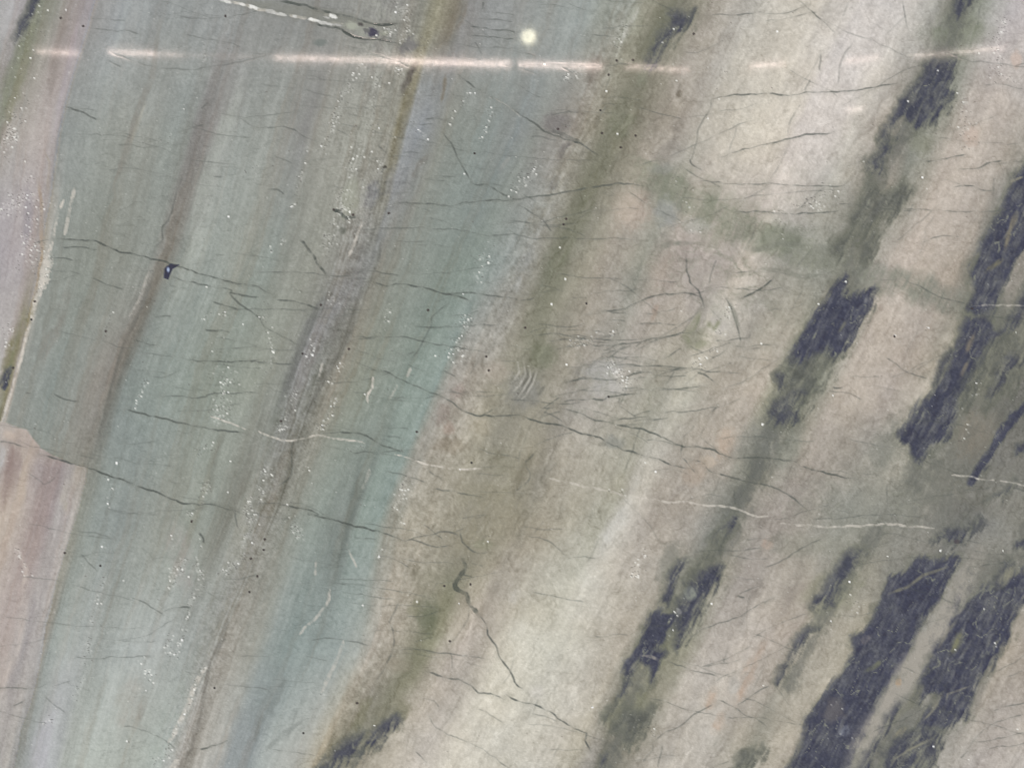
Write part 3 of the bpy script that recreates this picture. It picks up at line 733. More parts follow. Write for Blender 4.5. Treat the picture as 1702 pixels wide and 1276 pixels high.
for q, a in (
        (P(0, 0, 330, 520, 400, 550, 480, 590), .6), (P(0, 0, 440, 95, 520, 92, 620, 95), .25), (P(0, 0, 450, 145, 560, 150, 640, 150, 690, 165), .4),
        (P(0, 0, 290, 1175, 480, 1195, 590, 1235, 700, 1262) + P(0, 1, 830, 40, 880, 50, 1010, 95, 1180, 140, 1276, 160) + P(1, 1, 50, 178, 100, 190), .85),
        (P(1, 1, 100, 220, 200, 235, 260, 250, 310, 262), .7), (P(0, 0, 310, 1210, 380, 1215, 480, 1225), .65), (P(0, 0, 180, 1205, 250, 1185), .5),
        (P(0, 0, 750, 1255, 760, 1220, 800, 1180, 800, 1110, 830, 1080, 880, 930, 900, 850), .42), (P(0, 0, 900, 640, 970, 625, 1010, 615), .5),
        (P(0, 0, 990, 540, 1030, 500), .5), (P(0, 0, 1130, 570, 1276, 630), .35), (P(0, 0, 500, 830, 700, 835), .25), (P(0, 0, 1040, 870, 1100, 880), .4),
        (P(0, 0, 540, 300, 600, 330), .35),
        (P(1, 0, 0, 635, 80, 628, 160, 630, 250, 680, 320, 700), .5), (P(1, 0, 260, 40, 330, 60, 450, 85, 520, 105, 620, 120, 710, 118), .7),
        (P(1, 0, 380, 130, 440, 155, 500, 185, 600, 200, 700, 215, 760, 260), .6), (P(1, 0, 620, 0, 615, 95), .55), (P(1, 0, 1125, 5, 1125, 45), .65),
        (P(1, 0, 1060, 125, 1130, 135, 1230, 150, 1276, 160) + P(2, 0, 20, 172), .55), (P(1, 0, 1070, 175, 1160, 185, 1276, 195), .55),
        (P(1, 0, 1090, 90, 1200, 100, 1276, 118), .42), (P(1, 0, 1180, 60, 1276, 75), .42), (P(1, 0, 1080, 200, 1110, 280), .42),
        (P(1, 0, 1000, 370, 1060, 420, 1130, 460, 1190, 490, 1276, 550) + P(2, 0, 60, 580, 130, 620, 200, 660, 340, 710, 450, 775), .65),
        (P(1, 0, 830, 590, 900, 580, 980, 610), .5), (P(1, 0, 770, 615, 870, 625), .4),
        (P(1, 0, 920, 650, 970, 730, 1010, 810, 1080, 910, 1140, 910, 1200, 950, 1276, 985), .6),
        (P(1, 0, 670, 1010, 780, 1000, 930, 1015, 1040, 1000, 1150, 990, 1276, 985) + P(2, 0, 150, 970, 300, 945, 400, 925, 520, 905, 600, 905, 660, 915), .62),
        (P(1, 0, 60, 935, 110, 940, 150, 970), .5), (P(1, 0, 500, 1130, 700, 1125, 960, 1130, 1100, 1150, 1276, 1160) + P(2, 0, 100, 1175, 250, 1180, 640, 1185), .38),
        (P(1, 0, 700, 1190, 880, 1195), .42), (P(1, 0, 830, 890, 930, 895), .42), (P(1, 0, 830, 760, 720, 760), .3), (P(1, 0, 600, 720, 640, 760), .45),
        (P(1, 0, 630, 830, 610, 930, 600, 980), .4), (P(1, 0, 450, 565, 560, 580, 700, 610), .25), (P(1, 0, 400, 640, 480, 680), .3), (P(1, 0, 90, 760, 170, 810), .3),
        (P(2, 0, 990, 490, 1060, 470, 1150, 465, 1276, 465) + P(3, 0, 100, 465, 250, 460, 400, 448, 540, 430, 690, 410), .72),
        (P(2, 0, 960, 80, 1090, 75, 1190, 68, 1276, 67) + P(3, 0, 80, 65, 170, 45, 210, 38), .5), (P(3, 0, 160, 10, 220, 50, 290, 110, 340, 160), .42),
        (P(2, 0, 1030, 775, 1120, 745, 1210, 720, 1276, 708) + P(3, 0, 100, 690, 200, 670, 340, 655), .65),
        (P(2, 0, 850, 830, 940, 885, 1040, 930), .35), (P(2, 0, 880, 780, 890, 805, 940, 830), .55),
        (P(2, 0, 900, 880, 1020, 900, 1276, 908) + P(3, 0, 120, 915, 260, 915, 370, 915, 410, 895), .48),
        (P(2, 0, 1110, 1035, 1200, 1040, 1276, 1050) + P(3, 0, 110, 1055, 230, 1055, 380, 1048), .6), (P(3, 0, 140, 1050, 200, 1000, 300, 930), .3),
        (P(2, 0, 20, 410, 100, 460, 150, 490), .42), (P(2, 0, 0, 250, 70, 260, 120, 280), .42), (P(2, 0, 400, 165, 550, 190), .38),
        (P(2, 0, 990, 490, 980, 540, 930, 620, 905, 720, 885, 800), .42), (P(2, 0, 0, 1010, 60, 1030, 160, 1100, 200, 1150), .42),
        (P(3, 0, 790, 800, 860, 785, 930, 775, 990, 765), .58), (P(3, 0, 960, 840, 1050, 830, 1110, 805, 1170, 790), .58), (P(3, 0, 920, 920, 1010, 920, 1080, 938, 1120, 938), .52),
        (P(3, 0, 650, 1040, 800, 1035, 900, 1040, 1040, 1045, 1180, 1035), .35), (P(3, 0, 680, 0, 690, 110, 710, 150), .42), (P(3, 0, 1080, 415, 1170, 425, 1276, 450), .42),
        (P(3, 0, 1230, 328, 1290, 320), .5), (P(3, 0, 275, 260, 260, 360), .45), (P(3, 0, 170, 520, 130, 600, 110, 660), .35), (P(3, 0, 220, 390, 200, 450), .35), (P(3, 0, 430, 210, 380, 290, 350, 430), .3),
        (P(3, 0, 780, 1190, 850, 1170, 960, 1160), .4),
        (P(0, 1, 830, 105, 940, 125, 1060, 150, 1140, 165, 1130, 180, 1160, 215, 1200, 250, 1276, 300) + P(1, 1, 40, 340, 100, 380, 200, 430), .62),
        (P(0, 1, 1130, 178, 1200, 190, 1276, 205), .65), (P(0, 1, 1050, 225, 1120, 250, 1170, 268), .62), (P(0, 1, 1010, 360, 1080, 370, 1130, 385), .62),
        (P(0, 1, 660, 420, 720, 440, 790, 440), .62), (P(0, 1, 760, 405, 820, 400), .5), (P(0, 1, 760, 298, 850, 305), .42), (P(0, 1, 850, 150, 930, 165), .4),
        (P(0, 1, 960, 515, 1090, 520, 1220, 520, 1276, 515), .72), (P(0, 1, 1080, 460, 1270, 450), .42), (P(0, 1, 770, 695, 960, 700, 1060, 685, 1276, 665), .5),
        (P(0, 1, 250, 685, 300, 700, 390, 720), .55), (P(0, 1, 600, 762, 700, 775, 780, 800, 880, 820, 990, 845, 1120, 862, 1220, 885), .75),
        (P(0, 1, 190, 965, 260, 990, 340, 1020, 430, 1045, 520, 1080, 620, 1115, 760, 1160, 800, 1180, 870, 1205, 950, 1222, 1050, 1230, 1160, 1255), .85),
        (P(1, 1, 0, 1225, 100, 1220, 200, 1245, 310, 1276) + P(1, 2, 260, 20, 370, 50, 500, 85, 620, 115, 720, 145, 740, 150), .8),
        (P(0, 1, 250, 0, 390, 20), .5), (P(0, 1, 270, 75, 400, 90), .3), (P(0, 1, 450, 110, 560, 150, 610, 170), .42), (P(0, 1, 0, 915, 60, 920, 140, 945), .5), (P(0, 1, 120, 665, 170, 670), .42),
        (P(0, 1, 640, 75, 760, 75), .3), (P(0, 1, 680, 560, 820, 575), .3), (P(0, 1, 130, 1070, 230, 1120, 300, 1060), .2), (P(0, 1, 1060, 590, 1120, 600), .3), (P(0, 1, 900, 1270, 1000, 1235), .45),
        (P(1, 1, 0, 80, 200, 80, 280, 90, 350, 105, 480, 100), .42), (P(1, 1, 490, 90, 580, 75, 720, 100), .5),
        (P(1, 1, 570, 135, 720, 145, 820, 155, 920, 180, 1000, 200, 1060, 218), .75), (P(1, 1, 930, 180, 1040, 185, 1150, 190, 1276, 212) + P(2, 1, 60, 220, 140, 208), .58),
        (P(1, 1, 780, 350, 870, 358, 960, 350, 1060, 345, 1200, 340), .5), (P(1, 1, 450, 400, 560, 400, 640, 400, 740, 400, 870, 430, 970, 450, 1060, 470, 1150, 480), .52),
        (P(1, 1, 460, 420, 520, 415, 600, 400), .42), (P(1, 1, 940, 245, 870, 300, 865, 350, 820, 440, 770, 510), .45), (P(1, 1, 660, 470, 740, 490, 790, 480), .38),
        (P(1, 1, 540, 560, 620, 570, 720, 610, 830, 665, 950, 705, 1000, 740, 1070, 780, 1150, 793, 1276, 780) + P(2, 1, 90, 800, 150, 825, 250, 840, 320, 870, 430, 900, 490, 930, 560, 960, 650, 985, 730, 1000, 790, 1030, 900, 1050), .78),
        (P(1, 1, 0, 465, 190, 470), .3), (P(1, 1, 0, 525, 180, 525), .52), (P(1, 1, 280, 475, 360, 485, 440, 495), .42),
        (P(1, 1, 330, 865, 430, 870, 530, 885, 580, 910, 680, 950, 750, 970), .7), (P(1, 1, 480, 970, 600, 968, 730, 965), .42), (P(1, 1, 640, 855, 760, 845), .38),
        (P(1, 1, 930, 570, 990, 590), .5), (P(1, 1, 640, 1060, 740, 1085, 840, 1110), .38), (P(1, 1, 880, 1150, 990, 1165, 1120, 1190), .48), (P(1, 1, 190, 900, 175, 970, 175, 1080, 110, 1135), .55),
        (P(1, 1, 1210, 740, 1180, 760), .3), (P(1, 1, 200, 620, 0, 640), .2), (P(1, 1, 720, 900, 640, 890), .3),
        (P(2, 1, 230, 750, 340, 780, 400, 805, 480, 818, 560, 840, 680, 870, 780, 905, 840, 935, 960, 945, 1030, 980, 1100, 998, 1276, 998) + P(3, 1, 130, 1015, 180, 1045, 270, 1060, 350, 1080, 460, 1105), .75),
        (P(2, 1, 840, 930, 835, 980, 880, 1030, 910, 1060), .5), (P(2, 1, 870, 1000, 940, 1015, 975, 1060, 1060, 1085, 1150, 1105, 1276, 1138) + P(3, 1, 30, 1140, 120, 1180, 210, 1250), .6),
        (P(2, 1, 490, 815, 570, 805, 670, 795), .52), (P(2, 1, 750, 780, 860, 770, 1010, 745), .48), (P(2, 1, 250, 715, 330, 705, 450, 710, 490, 690, 620, 675), .65),
        (P(2, 1, 270, 640, 340, 605, 390, 600, 480, 612, 560, 605, 620, 585, 710, 580), .6), (P(2, 1, 370, 525, 440, 520, 520, 530, 620, 540, 780, 545, 890, 555, 1000, 570, 1160, 580), .5),
        (P(2, 1, 450, 470, 520, 440, 620, 430, 700, 412, 780, 405, 870, 375), .62), (P(2, 1, 460, 510, 540, 465, 600, 440), .42), (P(2, 1, 760, 500, 840, 455), .5),
        (P(2, 1, 430, 270, 550, 265, 610, 240, 680, 205, 760, 190, 870, 185, 930, 200), .62), (P(2, 1, 870, 0, 865, 80, 890, 140, 930, 190, 950, 260), .6), (P(2, 1, 1010, 20, 985, 80, 975, 150), .5),
        (P(2, 1, 1060, 205, 1090, 270, 1120, 360, 1130, 430), .55), (P(2, 1, 1130, 210, 1200, 180, 1276, 132) + P(3, 1, 40, 115), .8), (P(2, 1, 910, 570, 970, 595, 1010, 625), .68),
        (P(2, 1, 120, 970, 70, 1030, 90, 1090, 10, 1160), .5), (P(2, 1, 0, 715, 80, 710, 150, 718), .42), (P(2, 1, 660, 910, 760, 920, 830, 935), .42), (P(2, 1, 1150, 465, 1230, 462), .5),
        (P(2, 1, 300, 205, 380, 205), .4), (P(2, 1, 940, 270, 920, 340), .4), (P(2, 1, 1100, 1150, 1100, 1240), .45), (P(2, 1, 400, 175, 640, 170), .22), (P(2, 1, 980, 260, 1040, 320, 1050, 330), .4),
        (P(2, 1, 540, 700, 530, 740), .4), (P(2, 1, 850, 900, 910, 840), .3), (P(2, 1, 960, 800, 1020, 740), .35), (P(2, 1, 390, 590, 400, 540, 460, 500), .35),
        (P(3, 1, 590, 500, 650, 535, 710, 580, 800, 610), .5), (P(3, 1, 330, 655, 380, 655), .7), (P(3, 1, 600, 1120, 600, 1220), .42), (P(3, 1, 0, 270, 130, 260, 200, 230), .25), (P(3, 1, 560, 120, 700, 125, 860, 200, 1000, 240), .45), (P(3, 1, 420, 600, 560, 600), .25),
        (P(0, 2, 0, 885, 60, 880, 140, 880), .6), (P(0, 2, 60, 965, 110, 955), .5), (P(0, 2, 640, 440, 700, 455, 760, 490, 810, 520), .42), (P(0, 2, 810, 505, 860, 490, 940, 480), .6),
        (P(0, 2, 980, 1185, 1050, 1160, 1120, 1130), .7), (P(0, 2, 220, 930, 320, 1000), .3), (P(0, 2, 260, 865, 350, 850), .3), (P(0, 2, 985, 120, 1005, 150, 1000, 175), .7), (P(0, 2, 1160, -40, 1165, 100), .5),
        (P(0, 2, 480, 310, 400, 230), .3), (P(0, 2, 1110, 640, 1090, 660), .5), (P(0, 2, 1276, 330, 1210, 345, 1100, 350), .3), (P(0, 2, 600, 645, 780, 655), .25),
        (P(1, 2, 740, 150, 800, 140, 890, 120, 940, 105, 1000, 115), .52), (P(1, 2, 750, 150, 830, 165, 880, 185, 950, 180), .52), (P(1, 2, 1000, 110, 1010, 160, 1040, 190, 1090, 215, 1140, 210), .52),
        (P(1, 2, 1100, 520, 1140, 570, 1145, 610, 1190, 680, 1200, 720, 1240, 780, 1276, 840) + P(2, 2, 20, 850, 70, 890), .7), (P(1, 2, 1020, 330, 1070, 335), .6), (P(1, 2, 1060, 480, 1050, 530, 1020, 570), .42),
        (P(1, 2, 840, 800, 890, 805, 930, 825, 1000, 838, 1060, 865, 1100, 900, 1160, 903, 1230, 940), .68), (P(1, 2, 1230, 905, 1276, 935) + P(2, 2, 60, 950, 130, 965, 200, 1010, 250, 1045, 320, 1085, 370, 1110, 360, 1140, 390, 1185), .75),
        (P(1, 2, 680, 690, 780, 690, 960, 710, 1060, 730, 1150, 745), .42), (P(1, 2, 670, 570, 680, 640, 670, 720, 590, 840), .48), (P(1, 2, 270, 640, 350, 630, 440, 650, 560, 665), .42),
        (P(1, 2, 850, 1020, 880, 1070, 950, 1110, 1060, 1150, 1180, 1220, 1250, 1276), .38), (P(1, 2, 1100, 980, 1180, 1020, 1240, 1070), .42), (P(1, 2, 790, 1200, 840, 1240), .42), (P(1, 2, 970, 700, 975, 780), .35),
        (P(1, 2, 700, 460, 680, 510, 650, 560), .4), (P(1, 2, 500, 150, 590, 145), .25), (P(1, 2, 820, 930, 880, 940, 900, 970), .4), (P(1, 2, 1060, 265, 1110, 270), .3),
        (P(2, 2, 1276, 440, 1200, 480, 1120, 530, 1000, 570, 930, 600, 850, 680), .52), (P(2, 2, 1276, 870, 1180, 920, 1110, 960), .52), (P(2, 2, 1020, 940, 1100, 980, 1200, 1030, 1276, 1090), .48),
        (P(2, 2, 1000, 960, 900, 1010, 830, 1070, 770, 1100, 690, 1145), .48), (P(2, 2, 780, 750, 880, 790, 1010, 830), .5), (P(2, 2, 930, 780, 1050, 740, 1180, 680), .38), (P(2, 2, 1240, 370, 1120, 410), .38),
        (P(2, 2, 1110, 430, 1150, 440), .6), (P(2, 2, 70, 130, 180, 160, 280, 240), .42), (P(2, 2, 280, 240, 420, 235), .28), (P(2, 2, 750, 1150, 720, 1270), .48), (P(2, 2, 1080, 235, 1276, 240), .32),
        (P(2, 2, 160, 1180, 360, 1190), .3), (P(2, 2, 100, 1010, 220, 1040), .35), (P(2, 2, 640, 1250, 690, 1190, 690, 1150), .35), (P(2, 2, 60, 95, 260, 100), .25), (P(2, 2, 200, 1230, 240, 1160), .25),
        (P(3, 2, 0, 290, 100, 240, 200, 180, 290, 140), .48), (P(3, 2, 0, 460, 60, 430), .42), (P(3, 2, 1276, 940, 1130, 990), .42), (P(3, 2, 990, 1190, 1060, 1100, 1150, 1040, 1276, 1000), .42),
        (P(3, 2, 960, 1230, 1010, 1190), .4), (P(3, 2, 230, 60, 560, 30, 800, 45), .3), (P(3, 2, 560, 130, 640, 120, 800, 170), .25), (P(3, 2, 1020, 210, 1150, 220, 1270, 230), .25),
        (P(3, 2, 1200, 830, 1276, 790), .25), (P(3, 2, 40, 850, 120, 960), .2)):
    crack(q, a * .85, 1.05 if a > .55 else .85)

# hairlines, too fine to pick out one by one
def hair(n, x0, x1, y0, y1, ang, spread, lo, hi, ulo, uhi, amax):
    for _ in range(n):
        x, y = rng.uniform(x0, x1), rng.uniform(y0, y1)
        uu = u_of(np.array([x]), y)[0]
        if not ulo < uu < uhi:
            continue
        ln = lo + (hi - lo) * rng.rand() ** 2
        pts = []
        th = math.radians(ang + rng.randn() * spread)
        for k_ in range(4):
            pts.append((x, y))
            x += ln / 3 * math.cos(th)
            y += ln / 3 * math.sin(th)
            th += rng.randn() * .12
        crack(pts, amax * (.35 + .65 * rng.rand()), .55 + .4 * rng.rand(), part=False)


hair(230, -200, 900, -200, 1450, 7, 6, 40, 260, 10, 735, .3)
hair(150, 600, 1100, -100, 1400, 6, 14, 20, 120, 640, 930, .34)
hair(100, 850, 2000, -200, 1450, -12, 14, 60, 300, 870, 2100, .34)
hair(70, 850, 2000, -200, 1450, 14, 12, 60, 300, 870, 2100, .34)
hair(90, 700, 2000, -200, 1450, 118, 8, 20, 110, 740, 2100, .34)
hair(60, 880, 1260, 520, 740, -8, 14, 30, 140, 800, 2100, .42)

# the broad short cracks
crack(P(1, 0, 380, 1035, 410, 1040, 440, 1070, 490, 1060), .9, 2.2)
crack(P(1, 0, 220, 1190, 260, 1230, 290, 1276) + P(1, 1, 300, 35, 325, 70, 340, 98), .9, 2.0)
crack(P(1, 2, 1025, 240, 1035, 290, 1000, 345, 985, 390, 1040, 415, 1060, 470, 1100, 520), .8, 3.2, (84, 88, 82))
crack(P(2, 0, 340, 710, 200, 650), .4, 3.0, part=False)

for q, a, wd in (
        (P(0, 0, 1085, -20, 1160, 15, 1276, 42) + P(1, 0, 20, 46), .8, 2.2),
        (P(1, 0, 0, 40, 80, 55, 150, 75, 260, 95, 330, 110, 430, 120), .85, 2.4),
        (P(1, 0, 330, 85, 370, 78, 400, 88), .9, 3.2), (P(1, 0, 265, 92, 300, 100), .9, 3.6),
        (P(0, 0, 315, 980, 280, 1080, 260, 1180, 235, 1276), .75, 2.0), (P(0, 0, 370, 930, 345, 1040, 315, 1160), .6, 2.6),
        (P(0, 1, 245, -20, 225, 80, 200, 170), .75, 8.0), (P(0, 1, 215, 120, 180, 220, 155, 320), .8, 4.5),
        (P(0, 1, 155, 320, 130, 400, 105, 500, 80, 590, 60, 650, 30, 740, 8, 815), .85, 2.4),
        (P(0, 1, 1040, 790, 1110, 815, 1210, 860), .6, 1.4),
        (P(1, 1, 20, 870, 80, 895, 160, 910, 240, 898, 310, 888, 380, 900, 460, 908, 540, 920), .7, 1.5),
        (P(1, 1, 690, 980, 770, 1005, 860, 1028, 950, 1045, 1010, 1053, 1110, 1058), .85, 1.5),
        (P(2, 1, 190, 1100, 280, 1120, 370, 1138, 490, 1160, 560, 1185), .5, 1.8), (P(2, 1, 600, 1190, 680, 1200, 760, 1210, 850, 1215, 960, 1235, 1090, 1245) + P(2, 2, 1200, 35, 1276, 38), .6, 1.6),
        (P(3, 2, 80, 70, 200, 82, 300, 85, 420, 80, 560, 75, 700, 82, 830, 97), .6, 1.7), (P(3, 1, 920, 1080, 1000, 1085, 1060, 1100, 1130, 1105, 1276, 1130), .75, 1.6),
        (P(3, 1, 1030, 240, 1276, 245), .42, 1.3), (P(1, 1, 585, 610, 575, 660, 555, 690, 560, 720), .85, 2.2), (P(1, 1, 700, 640, 650, 720), .45, 2.0), (P(1, 1, 770, 560, 750, 600), .5, 2.2),
        (P(1, 2, 365, 400, 355, 460, 310, 520, 260, 570, 210, 620), .62, 2.3), (P(1, 2, 450, 170, 470, 220, 500, 280), .5, 1.8), (P(1, 2, 292, 260, 292, 330), .5, 1.8),
        (P(1, 2, 440, 650, 380, 780, 330, 900), .42, 3.0), (P(0, 2, 1010, 780, 960, 870, 920, 980, 870, 1080, 830, 1150), .6, 4.0), (P(0, 2, 880, 1230, 840, 1276), .5, 4.0),
        (P(1, 0, 530, 1080, 490, 1190, 460, 1260), .6, 2.0), (P(1, 0, 1140, 470, 1200, 500, 1270, 545) + P(2, 0, 60, 590), .45, 1.3),
        (P(1, 1, 310, 600, 330, 530), .5, 2.0), (P(0, 1, 735, 80, 700, 180, 640, 300), .35, 2.0), (P(1, 1, 560, 1060, 530, 1150), .4, 3.0), (P(3, 0, 700, 280, 900, 262, 1160, 240), .3, 2.5)):  # last entry: the tube lamp's mirrored streak, painted as a pale line
    vein(q, a, wd)
FA = lambda *v: [(350 + v[i] / 3.782, v[i + 1] / 3.782) for i in range(0, len(v), 2)]
band(FA(100, 0, 450, 60, 760, 110, 1000, 180, 1180, 210), 20, (134, 135, 127), .7, streak=.1)
crack(FA(430, 0, 500, 20, 640, 48, 760, 80, 900, 120, 1070, 150, 1200, 145), .75, 1.6, part=False)
crack(FA(640, 145, 800, 178, 850, 208, 930, 240, 1100, 255, 1210, 290), .75, 1.5, part=False)
for x_, y_, a_, b_, c_ in ((100, 12, 9, 4, 225), (195, 28, 7, 3.5, 225), (272, 46, 10, 5.5, 238), (300, 52, 6, 4, 220), (380, 72, 8, 3, 190), (450, 92, 10, 3.5, 205), (525, 104, 5, 4, 210), (640, 126, 9, 5, 242),
                           (672, 135, 7, 4, 232), (765, 104, 9, 4.5, 236), (735, 112, 6, 3, 190), (745, 152, 12, 3, 205), (690, 145, 9, 3, 190), (800, 158, 8, 3, 180)):
    blob(350 + x_ / 3.782, y_ / 3.782, a_ * 1.1, b_ * .8, (c_ - 8, c_ - 8, c_ - 12), .85, 14, rough=1.3)
blob(583, 43, 13, 9, (168, 171, 158), .9, 10, rough=.8)
blob(604, 52, 15, 8, (156, 158, 149), .7, 20, rough=.9)
blob(600, 41, 6, 3.5, (92, 90, 88), .9, 20, rough=.9)
blob(620, 54, 9, 9, (76, 74, 88), .95, rough=.9)
blob(610, 51, 7, 3, (104, 104, 104), .7, 30, rough=.9)
blob(640, 55, 9, 6, (158, 160, 144), .6, rough=.9)
blob(583, 331, 17, 36, (166, 168, 154), .6, 12, rough=.7)
blob(1192, 532, 16, 24, (184, 179, 172), .6, -20, rough=.8)
for q in ((300, 830, 275, 900, 210, 985, 250, 1050), (340, 1020, 260, 1060), (420, 890, 380, 940, 330, 900)):
    band([(1080 + q[i] / 3.544, 280 + q[i + 1] / 3.544) for i in range(0, len(q), 2)], 11, (136, 138, 116), .55)
for q in ((540, 470, 640, 482, 770, 440, 920, 450), (640, 590, 780, 600, 900, 640, 1050, 620), (60, 470, 130, 440, 260, 440), (460, 770, 500, 860, 530, 960)):
    band([(1080 + q[i] / 3.544, 280 + q[i + 1] / 3.544) for i in range(0, len(q), 2)], 8, (122, 124, 114), .45)
blob(532, 71, 14, 7, (112, 120, 116), .6)
blob(682, 76, 22, 13, (116, 115, 117), .6, -30, rough=.9)
blob(570, 384, 8, 7, (104, 106, 98), .7)
blob(640, 278, 4, 3, (80, 78, 72), .9)
blob(1590, 900, 5, 4, (86, 80, 84), .7)

# open blue chip with a pale glint painted on its bottom, on the long crack
CH = P(0, 1, 812, 65, 840, 42, 885, 44, 850, 65, 838, 90, 830, 115, 810, 108)
w = win(255, 425, 315, 475)
sd = sd_poly(CH, X[w] + 1.2 * N_EDGE_X[w], Y[w] + 1.2 * N_EDGE_Y[w])
m = smooth(1.5, -1, sd)
mix(w, (54, 58, 82), m * .95)
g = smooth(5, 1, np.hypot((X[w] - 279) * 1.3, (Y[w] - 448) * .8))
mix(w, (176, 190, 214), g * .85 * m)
HGT[w] -= 1.5 * smooth(1, -3, sd)
sub = ID[w]
sub[m > .5] = new_part("chip", "rough")
ID[w] = sub

# ------------------------------------------------------------------ mica flecks, their glint painted in as white, and pits
FLECK = np.zeros(X.shape)
PIT = np.zeros(X.shape)


def spot(field, x, y, r, a, el=1.0):
    w = win(x - 8, y - 8, x + 8, y + 8)
    d = np.hypot(X[w] - x, (Y[w] - y) / el)
    field[w] = np.maximum(field[w], a * smooth(r + .8, r - .9, d))


DENS = np.zeros(X.shape)


def flecks(pts, width, n, r=1.1, big=.05):
    w, d, t = dist_line(pts, width * 3)
    ln = sum(math.hypot(b[0] - a[0], b[1] - a[1]) for a, b in zip(pts[:-1], pts[1:]))
    amt = min(1.0, n / max(ln, 30) * .9)
    g = amt * np.exp(-(d / (width * .9)) ** 2) * np.clip(.55 + 1.5 * N_MID[w] + .8 * N_EDGE_X[w], 0, 1.6)
    DENS[w] = np.maximum(DENS[w], g)
    n = n // 7
    p = np.array(pts)
    seg = np.hypot(np.diff(p[:, 0]), np.diff(p[:, 1]))
    cum = np.concatenate([[0], np.cumsum(seg)])
    cl = rng.rand(max(3, n // 7)) * cum[-1]
    for _ in range(n):
        t = np.clip(cl[rng.randint(len(cl))] + rng.randn() * 9, 0, cum[-1])
        x = np.interp(t, cum, p[:, 0]) + rng.randn() * width * .6
        y = np.interp(t, cum, p[:, 1]) + rng.randn() * width * .6
        b = rng.rand()
        if b < big:
            spot(FLECK, x, y, r * (1.0 + .5 * rng.rand()), .8 + .2 * rng.rand(), .8 + .5 * rng.rand())
        else:
            spot(FLECK, x, y, r * (.3 + .6 * rng.rand()), .08 + .4 * rng.rand() ** 2, .7 + .8 * rng.rand())


